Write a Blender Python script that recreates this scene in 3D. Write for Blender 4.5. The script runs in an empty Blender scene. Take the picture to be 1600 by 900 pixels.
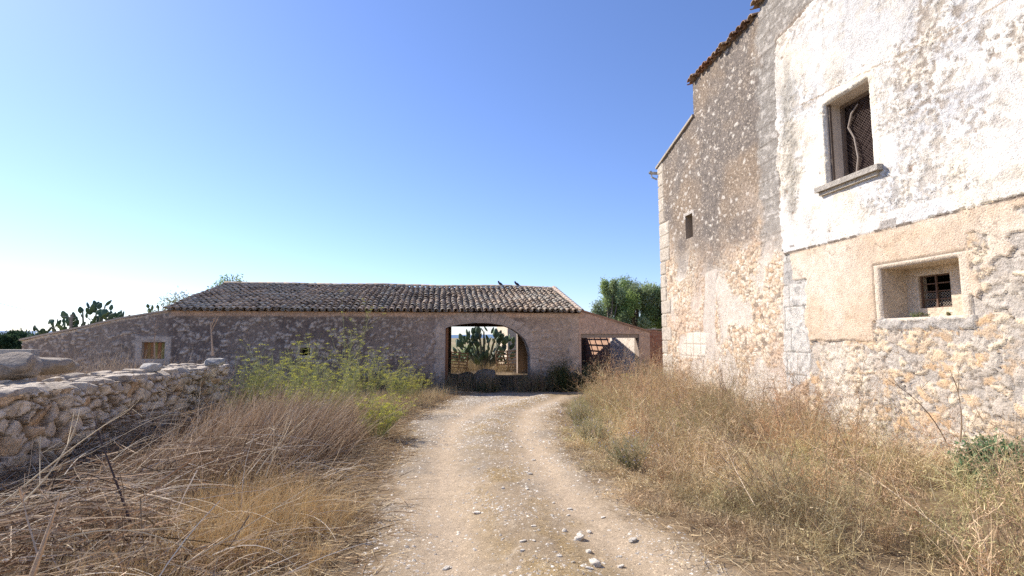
import bpy, math, random
import numpy as np
from math import radians as R
random.seed(7)
rng = np.random.default_rng(11)

# ---------------------------------------------------------------- camera, sky, sun, exposure
S = bpy.context.scene
YAW, PITCH, EYE = 8.0, 5.57, 1.7
cam_d = bpy.data.cameras.new("camera"); cam_d.lens = 18.0; cam_d.sensor_width = 36.0
cam_d.clip_start = 0.05; cam_d.clip_end = 12000
cam = bpy.data.objects.new("camera", cam_d); S.collection.objects.link(cam)
cam.location = (0, 0, EYE); cam.rotation_euler = (R(90 + PITCH), 0, R(-YAW))
S.camera = cam

SUN_EL = 40.0
SUN_H = (-0.80, 0.60)                       # horizontal direction towards the sun
W = bpy.data.worlds.new("World"); S.world = W; W.use_nodes = True
wn = W.node_tree.nodes; wl = W.node_tree.links; wn.clear()
sky = wn.new('ShaderNodeTexSky'); sky.sky_type = 'NISHITA'; sky.sun_disc = False
sky.sun_elevation = R(SUN_EL); sky.sun_rotation = math.atan2(SUN_H[0], SUN_H[1])
sky.altitude = 0; sky.air_density = 1.0; sky.dust_density = 0.25; sky.ozone_density = 3.0
tintn = wn.new('ShaderNodeMix'); tintn.data_type = 'RGBA'; tintn.blend_type = 'MULTIPLY'; tintn.inputs[0].default_value = 1
tintn.inputs[7].default_value = (0.92, 0.965, 1.23, 1)
bg = wn.new('ShaderNodeBackground'); bg.inputs[1].default_value = 0.102
wo = wn.new('ShaderNodeOutputWorld')
wl.new(sky.outputs[0], tintn.inputs[6]); wl.new(tintn.outputs[2], bg.inputs[0]); wl.new(bg.outputs[0], wo.inputs[0])

sd = bpy.data.lights.new("sun", 'SUN'); sd.energy = 4.9; sd.angle = R(0.53); sd.color = (1.0, 0.93, 0.83)
sun = bpy.data.objects.new("sun", sd); S.collection.objects.link(sun)
ce, se = math.cos(R(SUN_EL)), math.sin(R(SUN_EL))
from mathutils import Vector, Matrix, Euler
sun.rotation_euler = Vector((SUN_H[0] * ce, SUN_H[1] * ce, se)).to_track_quat('Z', 'Y').to_euler()
sun.location = (-20, 15, 20)
S.view_settings.view_transform = 'Standard'; S.view_settings.look = 'None'
S.view_settings.gamma = 1.0; S.view_settings.exposure = 0.72
S.view_settings.use_curve_mapping = False
S.cycles.use_denoising = False; S.cycles.max_bounces = 6; S.cycles.diffuse_bounces = 4; S.cycles.transparent_max_bounces = 8

# ---------------------------------------------------------------- measuring: rays through points of the photograph
_y, _p = R(YAW), R(PITCH)
_F = np.array([math.sin(_y) * math.cos(_p), math.cos(_y) * math.cos(_p), math.sin(_p)])
_Rt = np.array([math.cos(_y), -math.sin(_y), 0.0])
_U = np.cross(_Rt, _F)
def ray(px, py):
    return _F + _Rt * ((px - 800) / 800.0) + _U * ((450 - py) / 800.0)
def onX(px, py, X):                       # (Y, Z) on a plane X = const
    d = ray(px, py); t = X / d[0]
    return (d[1] * t, EYE + d[2] * t)
def onY(px, py, Y):                       # (X, Z) on a plane Y = const
    d = ray(px, py); t = Y / d[1]
    return (d[0] * t, EYE + d[2] * t)
def gslope(y):
    return -0.015 * np.clip(y, 0, 22)
def onG(px, py):                          # (X, Y) on the sloping ground
    d = ray(px, py)
    t = -EYE / (d[2] + 0.015 * d[1])
    if t < 0 or d[1] * t > 22: t = -(EYE + .33) / d[2]
    return (d[0] * t, d[1] * t)
def toY(px, Y):
    return onY(px, 528, Y)[0]

# ---------------------------------------------------------------- numpy noise
def _h(ix, iy, s=0):
    n = (ix.astype(np.int64) * 374761393 + iy.astype(np.int64) * 668265263 + s * 1442695041) & 0xffffffff
    n = ((n ^ (n >> 13)) * 1274126177) & 0xffffffff
    n = ((n ^ (n >> 16)) * 2246822519) & 0xffffffff
    return ((n ^ (n >> 15)) & 0xffffff) / float(0xffffff)
def vnoise(x, y, s=0):
    x = np.asarray(x, float); y = np.asarray(y, float)
    ix, iy = np.floor(x), np.floor(y); fx, fy = x - ix, y - iy
    fx = fx * fx * (3 - 2 * fx); fy = fy * fy * (3 - 2 * fy)
    a = _h(ix, iy, s); b = _h(ix + 1, iy, s); c = _h(ix, iy + 1, s); d = _h(ix + 1, iy + 1, s)
    return (a * (1 - fx) + b * fx) * (1 - fy) + (c * (1 - fx) + d * fx) * fy
def fbm(x, y, o=4, s=0):
    r = 0; a = .5; t = 0
    for i in range(o):
        r = r + a * vnoise(x, y, s + i * 17); t += a
        x = x * 2.03 + 5.1; y = y * 2.03 + 1.7; a *= .5
    return r / t
def voro(x, y, s=0, jit=.85):             # edge distance, cell random, offset from the cell's point
    ix, iy = np.floor(x), np.floor(y)
    f1 = np.full(x.shape, 9.); f2 = np.full(x.shape, 9.); idr = np.zeros(x.shape); id2 = np.zeros(x.shape)
    ox = np.zeros(x.shape); oy = np.zeros(x.shape)
    for dx in (-1, 0, 1):
        for dy in (-1, 0, 1):
            cx, cy = ix + dx, iy + dy
            px = cx + .5 + (_h(cx, cy, s) - .5) * jit; py = cy + .5 + (_h(cx, cy, s + 5) - .5) * jit
            d = np.hypot(x - px, y - py)
            near = d < f1
            f2 = np.where(near, f1, np.minimum(f2, d))
            f1 = np.where(near, d, f1)
            idr = np.where(near, _h(cx, cy, s + 9), idr); id2 = np.where(near, _h(cx, cy, s + 21), id2)
            ox = np.where(near, x - px, ox); oy = np.where(near, y - py, oy)
    return f2 - f1, idr, id2, ox, oy
def sstep(a, b, x):
    t = np.clip((x - a) / (b - a), 0, 1); return t * t * (3 - 2 * t)
def inpoly(x, y, poly):
    x = np.asarray(x, float); y = np.asarray(y, float); r = np.zeros(x.shape, bool)
    n = len(poly)
    for i in range(n):
        x1, y1 = poly[i]; x2, y2 = poly[(i + 1) % n]
        if y1 == y2: continue
        c = ((y1 > y) != (y2 > y)) & (x < (x2 - x1) * (y - y1) / (y2 - y1) + x1)
        r ^= c
    return r
def dline(x, y, pts):                     # distance to a polyline
    r = np.full(np.shape(x), 1e9)
    for (x1, y1), (x2, y2) in zip(pts[:-1], pts[1:]):
        vx, vy = x2 - x1, y2 - y1; L = vx * vx + vy * vy + 1e-12
        t = np.clip(((x - x1) * vx + (y - y1) * vy) / L, 0, 1)
        r = np.minimum(r, np.hypot(x - x1 - t * vx, y - y1 - t * vy))
    return r
def mixc(a, b, m):
    m = np.asarray(m)[..., None]; return np.asarray(a) * (1 - m) + np.asarray(b) * m

# ---------------------------------------------------------------- objects
def link(o): S.collection.objects.link(o); return o
def tag(o, label=None, cat=None, group=None, kind=None):
    if label: o['label'] = label
    if cat: o['category'] = cat
    if group: o['group'] = group
    if kind: o['kind'] = kind
    return o
def empty(name, loc=(0, 0, 0), rz=0, label=None, cat=None, group=None):
    o = bpy.data.objects.new(name, None); o.location = loc; o.rotation_euler = (0, 0, rz)
    o.empty_display_size = .1
    return tag(link(o), label, cat, group)
def meshdata(name, V, F, mat, col=None, smooth=False):
    V = np.asarray(V, float).reshape(-1, 3)
    me = bpy.data.meshes.new(name)
    if isinstance(F, np.ndarray):
        k = F.shape[1]; n = len(F)
        me.vertices.add(len(V)); me.vertices.foreach_set('co', V.ravel())
        me.loops.add(n * k); me.polygons.add(n)
        me.loops.foreach_set('vertex_index', F.ravel().astype(np.int32))
        me.polygons.foreach_set('loop_start', np.arange(n, dtype=np.int32) * k)
        me.update(calc_edges=True)
    else:
        me.from_pydata(V.tolist(), [], F); me.update()
    if col is not None:
        c = np.ones((len(V), 4)); c[:, :3] = np.clip(np.asarray(col).reshape(-1, 3), 0, 1)
        a = me.color_attributes.new('Col', 'FLOAT_COLOR', 'POINT'); a.data.foreach_set('color', c.ravel())
    if smooth: me.polygons.foreach_set('use_smooth', np.ones(len(me.polygons), bool))
    if mat: me.materials.append(mat)
    return me
def obj(name, me, parent=None, loc=None):
    o = bpy.data.objects.new(name, me)
    if parent: o.parent = parent
    if loc is not None: o.location = loc
    return link(o)
class MB:                                 # collects shapes into one mesh
    def __init__(s): s.v = []; s.f = []; s.c = []
    def add(s, V, F, col=(1, 1, 1)):
        n = len(s.v); V = [tuple(map(float, v)) for v in V]; s.v += V
        s.f += [tuple(int(i) + n for i in f) for f in F]
        c = np.asarray(col, float)
        s.c += [tuple(c)] * len(V) if c.ndim == 1 else [tuple(q) for q in c]
        return s
    def box(s, lo, hi, col=(1, 1, 1), M=None):
        x0, y0, z0 = lo; x1, y1, z1 = hi
        V = [(x0, y0, z0), (x1, y0, z0), (x1, y1, z0), (x0, y1, z0), (x0, y0, z1), (x1, y0, z1), (x1, y1, z1), (x0, y1, z1)]
        if M is not None: V = [tuple(M @ Vector(v)) for v in V]
        return s.add(V, [(0, 3, 2, 1), (4, 5, 6, 7), (0, 1, 5, 4), (1, 2, 6, 5), (2, 3, 7, 6), (3, 0, 4, 7)], col)
    def bar(s, a, b, w, h=None, col=(1, 1, 1)):
        a, b = Vector(a), Vector(b); d = b - a; L = d.length
        q = d.to_track_quat('Z', 'Y').to_matrix().to_4x4(); q.translation = a
        h = h or w
        return s.box((-w / 2, -h / 2, 0), (w / 2, h / 2, L), col, q)
    def tube(s, pts, rad, n=6, col=(1, 1, 1), cap=True):
        pts = [Vector(p) for p in pts]
        if not hasattr(rad, '__len__'): rad = [rad] * len(pts)
        V = []; F = []; up = Vector((.13, .31, .94))
        for i, p in enumerate(pts):
            t = (pts[min(i + 1, len(pts) - 1)] - pts[max(i - 1, 0)]).normalized()
            x = t.cross(up)
            if x.length < .1: x = t.cross(Vector((1, 0, 0)))
            x.normalize(); y = t.cross(x); up2 = y
            for k in range(n):
                a = 2 * math.pi * k / n
                V.append(p + (x * math.cos(a) + y * math.sin(a)) * rad[i])
        for i in range(len(pts) - 1):
            for k in range(n):
                F.append((i * n + k, i * n + (k + 1) % n, (i + 1) * n + (k + 1) % n, (i + 1) * n + k))
        if cap: F += [tuple(range(n))[::-1], tuple(range((len(pts) - 1) * n, len(pts) * n))]
        return s.add(V, F, col)
    def build(s, name, mat, parent=None, smooth=False, loc=None):
        return obj(name, meshdata(name, s.v, s.f, mat, s.c, smooth), parent, loc)
def rockmesh(size, seed, rough=.12, n=7, boxy=.55, flat=0.0):
    r = np.random.default_rng(seed); V = []; F = []; idx = {}
    u = np.linspace(-1, 1, n); A, B = np.meshgrid(u, u, indexing='ij'); off = 0
    for ax in range(3):
        for sg in (-1, 1):
            P = np.zeros((n, n, 3)); P[..., ax] = sg; P[..., (ax + 1) % 3] = A * sg; P[..., (ax + 2) % 3] = B
            V.append(P.reshape(-1, 3))
            i, j = np.meshgrid(np.arange(n - 1), np.arange(n - 1), indexing='ij'); q = (i * n + j + off).ravel()
            F.append(np.stack([q, q + n, q + n + 1, q + 1], 1)); off += n * n
    V = np.concatenate(V); F = np.concatenate(F)
    sp = V / np.linalg.norm(V, axis=1)[:, None]
    V = sp * (1 - boxy) + V * boxy * .8
    o = r.random(6) * 50
    d = (fbm(sp[:, 0] * 1.4 + sp[:, 2] * .9 + o[0], sp[:, 1] * 1.4 - sp[:, 2] * .7 + o[1], 3) - .5) * 2
    d2 = (fbm(sp[:, 1] * 4 + o[2], sp[:, 0] * 3 + sp[:, 2] * 4 + o[3], 2) - .5)
    V = V * (1 + rough * 2.2 * d + rough * .9 * d2)[:, None]
    for k in range(4):                    # chipped planes
        nrm = r.normal(size=3); nrm /= np.linalg.norm(nrm); lim = .62 + .2 * r.random()
        dd = V @ nrm; V = V - np.outer(np.maximum(dd - lim, 0) * .85, nrm)
    return V * np.asarray(size) / 2, F

# ---------------------------------------------------------------- materials
def attr_mat(name, rough=.9, var=.25, scale=12, bump=.4, bscale=60, transl=0, dist=.01, spec=.2, tint=None, pits=0, grain=0, gscale=70, peb=0):
    m = bpy.data.materials.new(name); m.use_nodes = True; nt = m.node_tree; N = nt.nodes; L = nt.links; N.clear()
    out = N.new('ShaderNodeOutputMaterial'); at = N.new('ShaderNodeAttribute'); at.attribute_name = 'Col'
    col = at.outputs['Color']
    if var or bump:
        tc = N.new('ShaderNodeNewGeometry')
    if var:
        no = N.new('ShaderNodeTexNoise'); no.inputs['Scale'].default_value = scale; no.inputs['Detail'].default_value = 8
        no.inputs['Roughness'].default_value = .7
        L.new(tc.outputs['Position'], no.inputs['Vector'])
        mr = N.new('ShaderNodeMapRange'); mr.inputs[1].default_value = .25; mr.inputs[2].default_value = .75
        mr.inputs[3].default_value = 1 - var; mr.inputs[4].default_value = 1 + var
        L.new(no.outputs[0], mr.inputs[0])
        mx = N.new('ShaderNodeVectorMath'); mx.operation = 'SCALE'
        L.new(col, mx.inputs[0]); L.new(mr.outputs[0], mx.inputs['Scale']); col = mx.outputs[0]
    if grain:                              # fine grain
        ng = N.new('ShaderNodeTexNoise'); ng.inputs['Scale'].default_value = gscale; ng.inputs['Detail'].default_value = 5; ng.inputs['Roughness'].default_value = .8
        L.new(tc.outputs['Position'], ng.inputs['Vector'])
        rg = N.new('ShaderNodeMapRange'); rg.inputs[1].default_value = .3; rg.inputs[2].default_value = .7; rg.inputs[3].default_value = 1 - grain; rg.inputs[4].default_value = 1 + grain
        L.new(ng.outputs[0], rg.inputs[0]); mg = N.new('ShaderNodeVectorMath'); mg.operation = 'SCALE'; L.new(col, mg.inputs[0]); L.new(rg.outputs[0], mg.inputs['Scale']); col = mg.outputs[0]
    if peb:                                # embedded pebbles of two sizes
        for sc_, th in ((peb, .72), (peb * 2.3, .6)):
            vp = N.new('ShaderNodeTexVoronoi'); vp.inputs['Scale'].default_value = sc_; L.new(tc.outputs['Position'], vp.inputs['Vector'])
            sx_ = N.new('ShaderNodeSeparateColor'); L.new(vp.outputs['Color'], sx_.inputs[0])
            g1 = N.new('ShaderNodeMath'); g1.operation = 'GREATER_THAN'; g1.inputs[1].default_value = th; L.new(sx_.outputs[0], g1.inputs[0])
            g2 = N.new('ShaderNodeMath'); g2.operation = 'LESS_THAN'; g2.inputs[1].default_value = .42; L.new(vp.outputs['Distance'], g2.inputs[0])
            g3 = N.new('ShaderNodeMath'); g3.operation = 'MULTIPLY'; L.new(g1.outputs[0], g3.inputs[0]); L.new(g2.outputs[0], g3.inputs[1])
            rp = N.new('ShaderNodeMapRange'); rp.inputs[3].default_value = .45; rp.inputs[4].default_value = 1.75; L.new(sx_.outputs[1], rp.inputs[0])
            mp_ = N.new('ShaderNodeVectorMath'); mp_.operation = 'SCALE'; L.new(col, mp_.inputs[0]); L.new(rp.outputs[0], mp_.inputs['Scale'])
            mm_ = N.new('ShaderNodeMix'); mm_.data_type = 'VECTOR'; L.new(g3.outputs[0], mm_.inputs[0]); L.new(col, mm_.inputs[4]); L.new(mp_.outputs[0], mm_.inputs[5]); col = mm_.outputs[1]
    if pits:                               # small dark holes in the surface
        vo = N.new('ShaderNodeTexVoronoi'); vo.inputs['Scale'].default_value = pits
        L.new(tc.outputs['Position'], vo.inputs['Vector'])
        n3 = N.new('ShaderNodeTexNoise'); n3.inputs['Scale'].default_value = pits / 8; L.new(tc.outputs['Position'], n3.inputs['Vector'])
        mth = N.new('ShaderNodeMath'); mth.operation = 'MULTIPLY_ADD'; mth.inputs[1].default_value = -.55; mth.inputs[2].default_value = .42
        L.new(n3.outputs[0], mth.inputs[0])
        lt = N.new('ShaderNodeMath'); lt.operation = 'SUBTRACT'; L.new(vo.outputs['Distance'], lt.inputs[0]); L.new(mth.outputs[0], lt.inputs[1])
        r2 = N.new('ShaderNodeMapRange'); r2.inputs[1].default_value = 0; r2.inputs[2].default_value = .12; r2.inputs[3].default_value = .66; r2.inputs[4].default_value = 1
        L.new(lt.outputs[0], r2.inputs[0])
        m2 = N.new('ShaderNodeVectorMath'); m2.operation = 'SCALE'; L.new(col, m2.inputs[0]); L.new(r2.outputs[0], m2.inputs['Scale']); col = m2.outputs[0]
    nrm = None
    if bump:
        nb = N.new('ShaderNodeTexNoise'); nb.inputs['Scale'].default_value = bscale; nb.inputs['Detail'].default_value = 6
        nb.inputs['Roughness'].default_value = .65
        L.new(tc.outputs['Position'], nb.inputs['Vector'])
        bp = N.new('ShaderNodeBump'); bp.inputs['Strength'].default_value = bump; bp.inputs['Distance'].default_value = dist
        L.new(nb.outputs[0], bp.inputs['Height']); nrm = bp.outputs[0]
    if transl:
        a = N.new('ShaderNodeBsdfDiffuse'); b = N.new('ShaderNodeBsdfTranslucent'); mi = N.new('ShaderNodeMixShader')
        mi.inputs[0].default_value = transl
        L.new(col, a.inputs[0]); L.new(col, b.inputs[0]); L.new(a.outputs[0], mi.inputs[1]); L.new(b.outputs[0], mi.inputs[2])
        L.new(mi.outputs[0], out.inputs[0])
    else:
        a = N.new('ShaderNodeBsdfPrincipled'); a.inputs['Roughness'].default_value = rough
        a.inputs['Specular IOR Level'].default_value = spec
        L.new(col, a.inputs['Base Color'])
        if nrm: L.new(nrm, a.inputs['Normal'])
        L.new(a.outputs[0], out.inputs[0])
    return m
M_house = attr_mat('weathered_lime_wall', .95, .18, 7, 1.0, 38, dist=.025, pits=26, grain=.16, gscale=42)
M_barn = attr_mat('weathered_barn_wall', .95, .3, 6, .9, 28, dist=.03, grain=.25, gscale=22)
M_stone = attr_mat('limestone', .95, .3, 9, 1.0, 26, dist=.03, grain=.3, gscale=40)
M_road = attr_mat('dirt_gravel', .95, .15, 6, .8, 110, dist=.010, grain=.32, gscale=75, peb=48)
M_soil = attr_mat('dry_soil', .98, .3, 6, .6, 40, dist=.02)
M_tile = attr_mat('clay_roof_tile', .9, .4, 10, .6, 60, dist=.01, grain=.2, gscale=40)
M_straw = attr_mat('dry_stalk', transl=.16, var=0, bump=0)
M_leaf = attr_mat('green_leaf', transl=.35, var=0, bump=0)
M_wood = attr_mat('old_wood', .8, .35, 18, .5, 80)
M_iron = attr_mat('rusty_iron', .7, .3, 30, .3, 90)
M_cactus = attr_mat('cactus_skin', .55, .2, 8, .2, 50, spec=.4)
M_plain = attr_mat('matte_surface', .9, .15, 5, .2, 40)

# ---------------------------------------------------------------- ribbons for grass, stalks and leaves
def ribbons(root, dirv, L, bend, wid, K=4, tipw=.25, wdir=None, r=rng):
    """root (N,3), dirv (N,3) unit, L (N), bend (N,3) displacement at the tip, wid (N) -> V, F"""
    n = len(root); t = np.linspace(0, 1, K)[None, :, None]
    P = root[:, None] + dirv[:, None] * (L[:, None, None] * t) + bend[:, None] * t ** 2
    if wdir is None:
        wdir = np.cross(dirv, r.normal(size=(n, 3))); wdir /= np.linalg.norm(wdir, axis=1)[:, None] + 1e-9
    w = wid[:, None, None] * (1 - (1 - tipw) * t) * .5
    V = np.stack([P - wdir[:, None] * w, P + wdir[:, None] * w], 2)     # N,K,2,3
    base = (np.arange(n) * K * 2)[:, None]; k = (np.arange(K - 1) * 2)[None]
    a = base + k
    F = np.stack([a, a + 1, a + 3, a + 2], -1).reshape(-1, 4)
    return V.reshape(-1, 3), F, P
class NP:                                  # collects numpy pieces
    def __init__(s): s.V = []; s.F = []; s.C = []; s.n = 0
    def add(s, V, F, C):
        s.V.append(V); s.F.append(F + s.n); s.C.append(C); s.n += len(V); return s
    def rib(s, root, dirv, L, bend, wid, col, K=4, tipw=.25, wdir=None):
        V, F, P = ribbons(root, dirv, L, bend, wid, K, tipw, wdir)
        s.add(V, F, np.repeat(col, K * 2, axis=0)); return P
    def build(s, name, mat, parent=None, loc=None, smooth=False):
        me = meshdata(name, np.concatenate(s.V), np.concatenate(s.F), mat, np.concatenate(s.C), smooth)
        return obj(name, me, parent, loc)
def unit(v): return v / (np.linalg.norm(v, axis=-1, keepdims=True) + 1e-9)
def palette(cols, n, jit=.12):
    cols = np.asarray(cols); c = cols[rng.integers(0, len(cols), n)] * (1 + rng.normal(size=(n, 1)) * jit)
    c2 = cols[rng.integers(0, len(cols), n)]; t = rng.random((n, 1)) * .5
    return np.clip(c * (1 - t) + c2 * t, .005, 1)
def axis(lo, hi, step, snaps=()):
    a = np.arange(lo, hi + step * .5, step)
    for s in snaps: a = a[np.abs(a - s) > step * .55]
    return np.unique(np.concatenate([a, np.asarray(list(snaps), float)]))
def gridfaces(nx, ny, keep=None):
    i, j = np.meshgrid(np.arange(nx - 1), np.arange(ny - 1), indexing='ij'); q = i * ny + j
    F = np.stack([q, q + ny, q + ny + 1, q + 1], -1)
    return F[keep] if keep is not None else F.reshape(-1, 4)
def compact(V, F, C):
    u, inv = np.unique(F, return_inverse=True); return V[u], inv.reshape(F.shape), C[u]

# ================================================================ GROUND AND TRACK
ROAD_L = [(-.2, -6), (-.35, 1.5)] + [onG(*p) for p in ((588, 900), (598, 830), (602, 790), (615, 740), (632, 695), (640, 670), (662, 645), (700, 627), (745, 612))] + [(2.2, 19.3), (5.2, 19.2), (9.5, 18.6)]
ROAD_R = [(3.0, -6), (2.6, 1.5)] + [onG(*p) for p in ((1112, 900), (1055, 840), (980, 785), (918, 740), (882, 700), (868, 672), (868, 650), (885, 632), (912, 618))] + [(5.4, 17.1), (9.5, 16.6)]
ROAD = ROAD_L + ROAD_R[::-1]
TRK1 = [(.5, -6)] + [onG(*p) for p in ((705, 900), (697, 780), (695, 700), (710, 660), (760, 630))] + [(3.4, 18.1), (9, 17.9)]
TRK2 = [(2.1, -6)] + [onG(*p) for p in ((1010, 900), (900, 790), (840, 720), (812, 670), (822, 640))] + [(4.2, 17.4), (9, 17.2)]
MID = [(1.3, -6)] + [onG(*p) for p in ((880, 900), (800, 790), (765, 720), (765, 670), (790, 640))] + [(3.8, 17.7), (9, 17.5)]
def road_sd(x, y):                        # positive inside the track
    ins = inpoly(x, y, ROAD)
    d = np.minimum(dline(x, y, ROAD_L), dline(x, y, ROAD_R))
    return np.where(ins, d, -d)
def gz(x, y):
    x = np.asarray(x, float); y = np.asarray(y, float)
    z = gslope(y) + (fbm(x * .5, y * .5, 3, 3) - .5) * .10
    sdv = road_sd(x, y); m = sstep(-.1, .5, sdv)
    zr = gslope(y) + .045 * np.exp(-(dline(x, y, MID) / .35) ** 2) - .03 * np.exp(-(dline(x, y, TRK1) / .3) ** 2) - .03 * np.exp(-(dline(x, y, TRK2) / .3) ** 2) + (fbm(x * 2, y * 2, 3, 9) - .5) * .018
    z = z * (1 - m) + zr * m
    return z
def gz1(x, y): return float(gz(np.array([x]), np.array([y]))[0])

def build_ground():
    xs = np.concatenate([-np.geomspace(4000, 13, 30), np.arange(-12, -1.5, .12), np.arange(-1.5, 5.6, .035), np.arange(5.6, 12, .12), np.geomspace(13, 4000, 30)])
    ys = np.concatenate([-np.geomspace(1500, 7, 14), np.arange(-6, 3, .3), np.arange(3, 20.5, .04), np.arange(20.5, 40, .3), np.geomspace(41, 6000, 34)])
    X, Y = np.meshgrid(xs, ys, indexing='ij'); shp = X.shape
    near = (X > -12.2) & (X < 12) & (Y > -6) & (Y < 41)
    x, y = X[near], Y[near]
    Z = np.where(Y > 22, -.33, gslope(Y)) + 0.0 * X
    Z[near] = gz(x, y)
    wx = x + (fbm(x * 2.2, y * 2.2, 3, 31) - .5) * .5; wy = y + (fbm(x * 2.2, y * 2.2, 3, 37) - .5) * .5
    sd_ = np.full(shp, -9.); sd_[near] = road_sd(wx, wy)
    m = (fbm(X * .02, Y * .02, 3, 5)) 
    col = mixc((.30, .23, .13), (.22, .19, .09), sstep(.4, .6, m))
    n1 = fbm(x * 1.3, y * 1.3, 4, 41); n2 = fbm(x * 9, y * 9, 3, 43); n3 = fbm(x * 28, y * 28, 2, 47)
    soil = mixc((.13, .092, .055), (.26, .185, .11), n1 * .7 + n2 * .3)
    base = mixc((.27, .205, .14), (.35, .27, .19), sstep(.3, .7, n1))
    dt = np.minimum(dline(x, y, TRK1), dline(x, y, TRK2)); dm = dline(wx, wy, MID)
    base = mixc(base, (.42, .33, .245), .85 * np.exp(-(dt / .34) ** 2))
    grey = sstep(.45, .6, fbm(x * .9, y * .9, 3, 53))
    base = mixc(base, (.245, .21, .175), .75 * grey * (1 - np.exp(-(dt / .35) ** 2)))
    straw = np.exp(-(dm / .4) ** 2) * sstep(.42, .62, fbm(x * 2.6, y * 1.6, 4, 59))
    base = mixc(base, (.22, .165, .11), .45 * np.exp(-(dm / .32) ** 2)); base = mixc(base, (.30, .215, .11), .8 * straw)
    e, cid, c2, _, _ = voro(x * 22, y * 22, 61); sp = (c2 > .62 - .1 * grey)
    base = mixc(base, mixc((.20, .165, .13), (.62, .53, .42), cid ** 2), np.where(sp, .35 * (1 - .8 * np.exp(-(dt / .34) ** 2)) * sstep(.05, .3, e), 0))
    base = base * (.85 + .3 * n3)[:, None] * np.array((.97, .96, .90))
    cn = mixc(soil, base, sstep(-.12, .1, sd_[near] + (n2 - .5) * .3))
    dk = sstep(-.4, -1.0, sd_[near]) * (x < 1); cn = mixc(cn, cn * .42, dk)  # shade under the left reeds, painted into the soil colour
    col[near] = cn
    # pebbly relief
    Z[near] += np.where(sp & (sd_[near] > 0), .004 * sstep(0, .35, e) * (.4 + cid), 0)
    V = np.stack([X, Y, Z], -1).reshape(-1, 3); C = col.reshape(-1, 3)
    nx, ny = shp
    fc = (sd_[:-1, :-1] > .0)
    Fr = gridfaces(nx, ny, fc); Fg = gridfaces(nx, ny, ~fc)
    v, f, c = compact(V, Fr, C); tag(obj('dirt_road', meshdata('dirt_road', v, f, M_road, c, True)), 'pale dusty dirt track curving to the barn', kind='structure')
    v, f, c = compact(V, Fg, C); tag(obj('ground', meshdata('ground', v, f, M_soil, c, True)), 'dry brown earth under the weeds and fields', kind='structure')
build_ground()

def hill_range():
    n = 160; a = np.linspace(-75, 75, n); r = 5200
    h = 18 + 75 * fbm(a * .09 + 4, a * 0, 4, 71) * (.25 + .75 * np.exp(-((a + 40) / 18) ** 2)) + 10 * np.sin(a * .2)
    V = []
    for i in range(n):
        x, y = math.sin(R(a[i])), math.cos(R(a[i]))
        V += [(x * (r - 500), y * (r - 500), -4), (x * (r - 200), y * (r - 200), h[i] * .6), (x * r, y * r, h[i]), (x * (r + 700), y * (r + 700), -4)]
    F = [(i * 4 + k, (i + 1) * 4 + k, (i + 1) * 4 + k + 1, i * 4 + k + 1) for i in range(n - 1) for k in range(3)]
    tag(obj('hills', meshdata('hills', V, F, M_plain, np.tile((.10, .17, .27), (len(V), 1)), True)), 'low hills tinted haze blue on the horizon', kind='structure')  # distance haze painted in as a blue hill colour
hill_range()

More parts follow.
